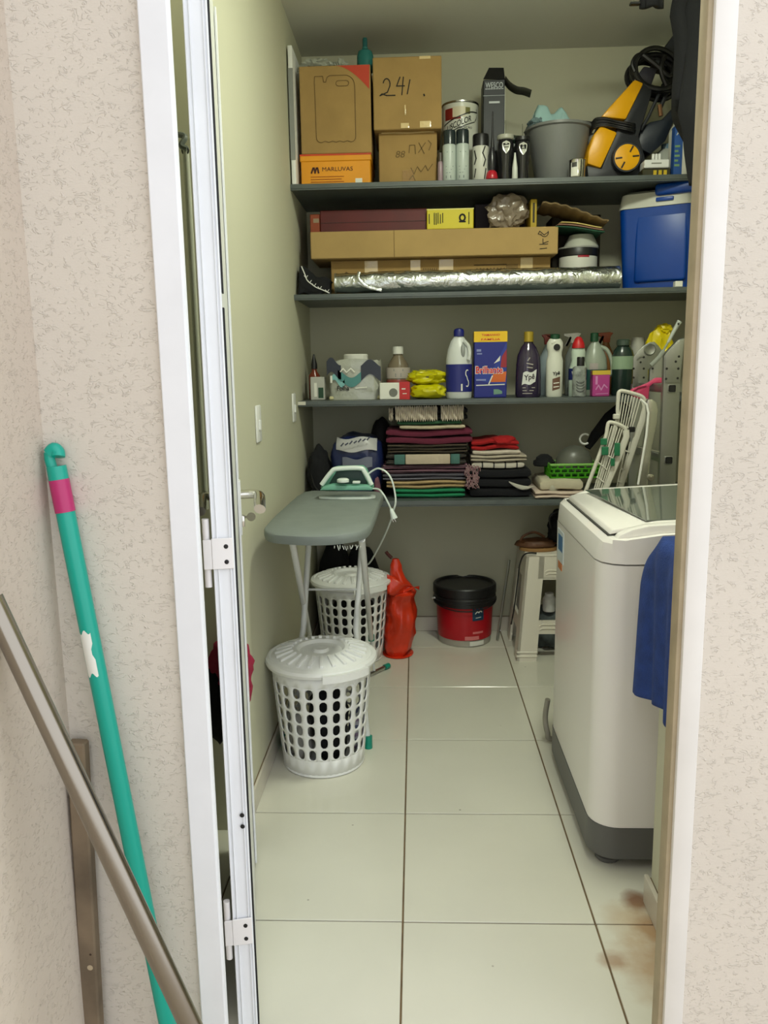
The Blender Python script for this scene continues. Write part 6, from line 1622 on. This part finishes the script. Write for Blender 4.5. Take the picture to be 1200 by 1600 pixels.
for py_, zc in ((607, None), (719, None), (0, .55), (0, .25)):
    xm_ = (p0[0] + p1[0]) / 2
    zc = at(1049, py_, YLa).z if zc is None else zc
    rg = obj('rung', MB().box(xm_ - .016, xm_ + .016, YLa - .003, YLb + .02, zc - .016, zc + .016, .004, 2), ALM, la)
    obj('rung_end', MB().box(xm_ - .0125, xm_ + .0125, YLa - .0042, YLa - .002, zc - .0125, zc + .0125, .003, 1), BLACK, rg)

# pink strap over the rung
YK_ = 3.14
t = thing('pink_strap', 'broad pink plastic strap hooked over a ladder rung', 'strap', (at(1005, 610, YK_).x, YK_, 1.2))
PNK = mat('pink_plastic', (206, 70, 110), .35)
sp_ = smooth_path([at(983, 622, YK_), at(990, 610, YK_), at(1002, 600, YK_), at(1018, 594, YK_), at(1034, 592, YK_)], 5)
obj('band', MB().prism([xz(981, 614, YK_), xz(988, 607, YK_), xz(1000, 603, YK_), xz(1012, 598, YK_), xz(1024, 590, YK_), xz(1034, 590, YK_), xz(1034, 598, YK_), xz(1020, 599, YK_), xz(1014, 604, YK_), xz(1012, 625, YK_), xz(1006, 626, YK_), xz(990, 620, YK_)], YK_ - .012, YK_ + .012, 'Y', .004), PNK, t)
obj('rib', MB().tube([at(990, 611, YK_ - .014), at(997, 606, YK_ - .014), at(1010, 603, YK_ - .014)], .0025, 6), mat('pink_shade', (150, 40, 76), .4), t)

# paint brush leaning on the hinge
YBr = 3.24
t = thing('brush', 'grey handled brush leaning on the ladder hinge in front of the yellow bag', 'brush', at(1040, 545, YBr))
obj('handle', MB().tube([at(1062, 502, YBr), at(1060, 505, YBr), at(1052, 519, YBr), at(1044, 535, YBr)], .0105, 12, taper=.55), mat('brush_grey', (176, 182, 176), .4, bump=.4, bscale=300), t)
c = at(1060, 506, YBr - .011); obj('hang_hole', MB().lathe([(.0001, -.001), (.004, 0)], c=c, axis='Y', n=12), BLACK, t)
obj('shank', MB().tube([at(1044, 534, YBr), at(1036, 549, YBr)], .0045, 8), mat('shank_grey', (140, 150, 130), .4), t)
obj('bristles', MB().tube([at(1037, 548, YBr), at(1030, 558, YBr), at(1017, 571, YBr)], .0085, 10, flat=.7), mat('bristle_grey', (150, 156, 148), .8, bump=.8, bscale=500), t)

# aluminium folding stool frame
YA = 2.905
t = thing('folded_step_stool', 'folded step stool of polished aluminium with rounded top, between the racks and the ladder', 'step stool', (at(1010, 760, YA).x, YA, 0))
q1, q2 = xz(995, 757, YA), xz(1013, 757, YA)
obj('frame', MB().prism([(q1[0], .004), (q2[0], .004), q2] + XZ(YA, (1019, 700), (1027, 662), (1029, 640), (1026, 628), (1019, 623), (1012, 624), (1010, 631), (1012, 645), (1009, 680)) + [q1], YA, YA + .028, 'Y', .006), mat('polished_aluminium', (184, 184, 176), .22, metal=.9), t)
obj('white_edge', MB().tube([at(1001, 624, YA - .004), at(1010, 632, YA - .004), at(1013, 645, YA - .004), at(1010, 680, YA - .004), at(997, 757, YA - .004)], .0042, 8), WPLAST, t)
obj('rivet', MB().lathe([(.0001, -.006), (.012, -.004), (.014, .001)], c=at(1017, 746, YA - .001), axis='Y', n=16), CHROME, t)
obj('cross_rod', MB().tube([at(996, 698, YA + .01), at(1030, 706, YA + .01)], .003, 6), STEEL, t)

# two folded drying racks
RK = mat('rack_white', (206, 204, 192), .4)
def rack(Y, label, left, top, right, foot, wires, cross, wl):
    t = thing('drying_rack', label, 'drying rack', (at(*foot[0], Y).x, Y, 0), 'white drying racks')
    lft = [at(*p, Y) for p in left]; rgt = [at(*p, Y) for p in right]
    path = [Vector((lft[0].x - .01, Y, .010))] + smooth_path(lft + [at(*p, Y) for p in top] + [rgt[0]], 4)
    obj('frame_tube', MB().tube(path, .0072, 8), RK, t)
    obj('frame_bar', MB().tube([rgt[0], *rgt[1:], Vector((rgt[-1].x - .02, Y, .012))], .0125, 8, flat=.6), RK, t)
    for a, b in wires:
        obj('wire', MB().tube([at(*a, Y - .004), at(*b, Y - .004)], .0024, 6), RK, t)
    for a, b in cross:
        obj('cross_wire', MB().tube([at(*a, Y - .006), at(*b, Y - .006)], wl, 6), RK, t)
    return t
lerp2 = lambda a, b, f: (a[0] + (b[0] - a[0]) * f, a[1] + (b[1] - a[1]) * f)
W1 = [(lerp2((969, 614), (1001, 622), f), lerp2((963, 662), (987, 672), f)) for f in [k / 7 for k in range(8)]]
W1 += [((981, 684), (962, 768)), ((985, 690), (967, 766))]
t = rack(3.06, 'taller of two folded white drying racks, behind the shorter one', [(930, 775), (962, 664), (965, 640), (966, 618)], [(968, 612), (974, 611), (990, 615), (1002, 619)], [(1007, 624), (1009, 636), (1004, 656), (966, 770)], [(930, 775)], W1, [((961, 660), (988, 671)), ((977, 704), (983, 707)), ((971, 732), (976, 735)), ((965, 752), (972, 755))], .003)
for p in ((963, 651), (987, 671)):
    c = at(*p, 3.052); obj('joint', MB().box(c.x - .012, c.x + .012, c.y - .008, c.y + .008, c.z - .010, c.z + .010, .003, 1), RK if p[0] < 970 else BLACK, t)
W2 = [(lerp2((953, 664), (974, 671), f), lerp2((925, 768), (943, 764), f)) for f in (.15, .35, .55, .75, .92)]
t2 = rack(2.97, 'shorter of two folded white drying racks, with green clips, in front of the taller', [(914, 770), (944, 690), (949, 668)], [(951, 661), (956, 660), (966, 663), (974, 667)], [(978, 672), (979, 682), (972, 702), (944, 768)], [(914, 770)], W2, [((941, 707), (957, 716)), ((934, 722), (948, 734)), ((932, 745), (944, 754))], .0026)
CLP = mat('clip_green', (30, 110, 74), .4)
for l, r, tp, b in ((938, 948, 685, 695), (940, 950, 698, 711), (960, 968, 692, 712), (954, 960, 716, 728)):
    a_, b_ = at(l, tp, 2.958), at(r, b, 2.958)
    obj('green_clip', MB().box(a_.x, b_.x, 2.951, 2.959, b_.z, a_.z, .002, 1), CLP, t2)

# ================================================================== outside: poles in the corner
WOODM = mat('weathered_wood', (112, 97, 78), .85, var=.35, vscale=9, bump=.5, bscale=40)
A, B = at(83, 704, 1.283), at(262, 1600, 1.250)
d = (B - A).normalized(); B = A + d * (A.z - .006) / -d.z
br_ = thing('broom_handle', 'teal broom handle with a pink band leaning in the outside corner', 'broom', B)
TL = mat('teal_pole', (0, 158, 138), .35)
def along(z): return A + d * ((A.z - z) / -d.z)
L1 = lambda s_: A + d * s_
obj('pole', MB().tube([L1(.095), L1(.5), L1(1.0), B], .0153, 20), TL, br_)
obj('grip_band', MB().tube([L1(.048), L1(.050), L1(.100), L1(.102)], .0163, 20), mat('magenta_band', (176, 40, 102), .4), br_)
# hanging cap: hooked end
side_ = d.cross(Vector((0, 1, 0))).normalized()
cap = obj('hanging_cap', MB().tube([L1(.026), L1(.050)], .0158, 20), TL, br_)
obj('cap_back', MB().tube([L1(.030) - side_ * .007, L1(.012) - side_ * .0085, L1(.002) - side_ * .007], .0085, 12), TL, cap)
obj('cap_hook', MB().tube(smooth_path([L1(.004) - side_ * .006, L1(-.002) + side_ * .002, L1(.004) + side_ * .007, L1(.011) + side_ * .007 + Vector((0, -.002, 0))], 5), .0112, 14), TL, cap)
# torn white label
mb = MB()
def pol(u, v):
    a = -.80 + 1.30 * u; s_ = .305 + .075 * v
    if u > .75 and .35 < v < .62: a -= .22 * (u - .75) / .25
    n1 = side_; n2 = Vector((0, -1, 0)) - d * d.dot(Vector((0, -1, 0))); n2.normalize()
    return L1(s_ + .004 * math.sin(u * 9)) + (n1 * math.sin(a) + n2 * math.cos(a)) * .0157
obj('torn_label', mb.grid(pol, 10, 8), PAPER, br_)

A2, B2_ = at(-14, 935, 1.09), at(297, 1600, 1.06)
d2 = (B2_ - A2).normalized(); B2_ = A2 + d2 * (A2.z - .010) / -d2.z
sp = thing('steel_pole', 'shiny steel tube leaning across in front of the broom handle', 'pole', B2_)
obj('tube', MB().tube([A2, A2.lerp(B2_, .5), B2_], .0165, 28), mat('satin_steel', (148, 141, 130), .2, metal=1, bump=.05, bscale=8), sp)
obj('end_cap', MB().tube([B2_ - d2 * .02, B2_], .0175, 20), BLACK, sp)

A3, B3 = at(121, 1158, 1.275), at(146, 1600, 1.268)
d3 = (B3 - A3).normalized(); B3 = A3 + d3 * (A3.z - .002) / -d3.z
wp = thing('wooden_stake', 'weathered wooden stake standing in the corner behind the steel tube', 'stake', B3)
zax = -d3; xax = Vector((1, 0, 0)) - zax * zax.x; xax.normalize(); yax = zax.cross(xax)
SM = Matrix((xax, yax, zax)).transposed().to_4x4(); SM.translation = B3
obj('stake', MB().box(-.016, .016, -.012, .012, 0, (A3 - B3).length, .003, 1, M=SM), WOODM, wp)
for x, z, r in ((.005, .245, .007), (.007, .272, .003), (-.003, .62, .003)):
    obj('knot', MB().lathe([(.0001, -.0008), (r, 0)], c=SM @ Vector((x, -.0118, z)), axis='Y', n=12), mat('pale_knot', (176, 160, 132), .8) if r > .003 else mat('dark_knot', (60, 44, 30), .9), wp)

# ================================================================== behind the door
t = thing('apron', 'dark red and black cloth hanging behind the far edge of the door', 'cloth', (-.51, 2.05, .34))
obj('red_cloth', MB().blob((-.512, 2.055, .515), (.056, .028, .085), .25, 2.2, 111, 4), mat('cloth_crimson', (150, 34, 62), .95), t, smooth=70)
obj('red_corner', MB().blob((-.474, 2.055, .455), (.020, .022, .052), .25, 2.2, 112, 3), mat('cloth_crimson', (150, 34, 62), .95), t, smooth=70)
obj('black_cloth', MB().blob((-.545, 2.055, .415), (.045, .028, .115), .2, 2.2, 113, 4), DARKCLOTH, t, smooth=70)
obj('strap', MB().tube([(-.462, 2.04, .54), (-.463, 2.03, .60), (-.485, 2.02, .985)], .005, 6), BLACK, t)
p = at(287, 222, 2.05)
t = thing('wall_hook', 'grey hook on the wall behind the door, seen through the hinge gap', 'hook', (-.64, 2.05, p.z))
obj('arm', MB().tube(smooth_path([(-.64, 2.05, p.z + .02), (p.x, 2.05, p.z + .015), (p.x - .004, 2.04, p.z - .01), (p.x + .010, 2.04, p.z - .018)]), .007, 8), mat('hook_grey', (92, 98, 90), .4), t)
t = thing('hanging_pole', 'pale pole hanging from the hook behind the door, seen through the hinge gap', 'pole', (p.x, 2.05, .9))
obj('pole', MB().tube([(p.x + .004, 2.05, p.z - .022), (p.x + .004, 2.05, p.z - .10), (p.x + .004, 2.05, .95)], .0085, 12), mat('pale_pole', (176, 178, 160), .5), t)
obj('loop', MB().tube([(p.x + .004 + .008 * math.cos(a), 2.045, p.z - .020 + .010 * math.sin(a)) for a in [2 * PI * i / 12 for i in range(12)]], .002, 6, closed=True), BLACK, t)
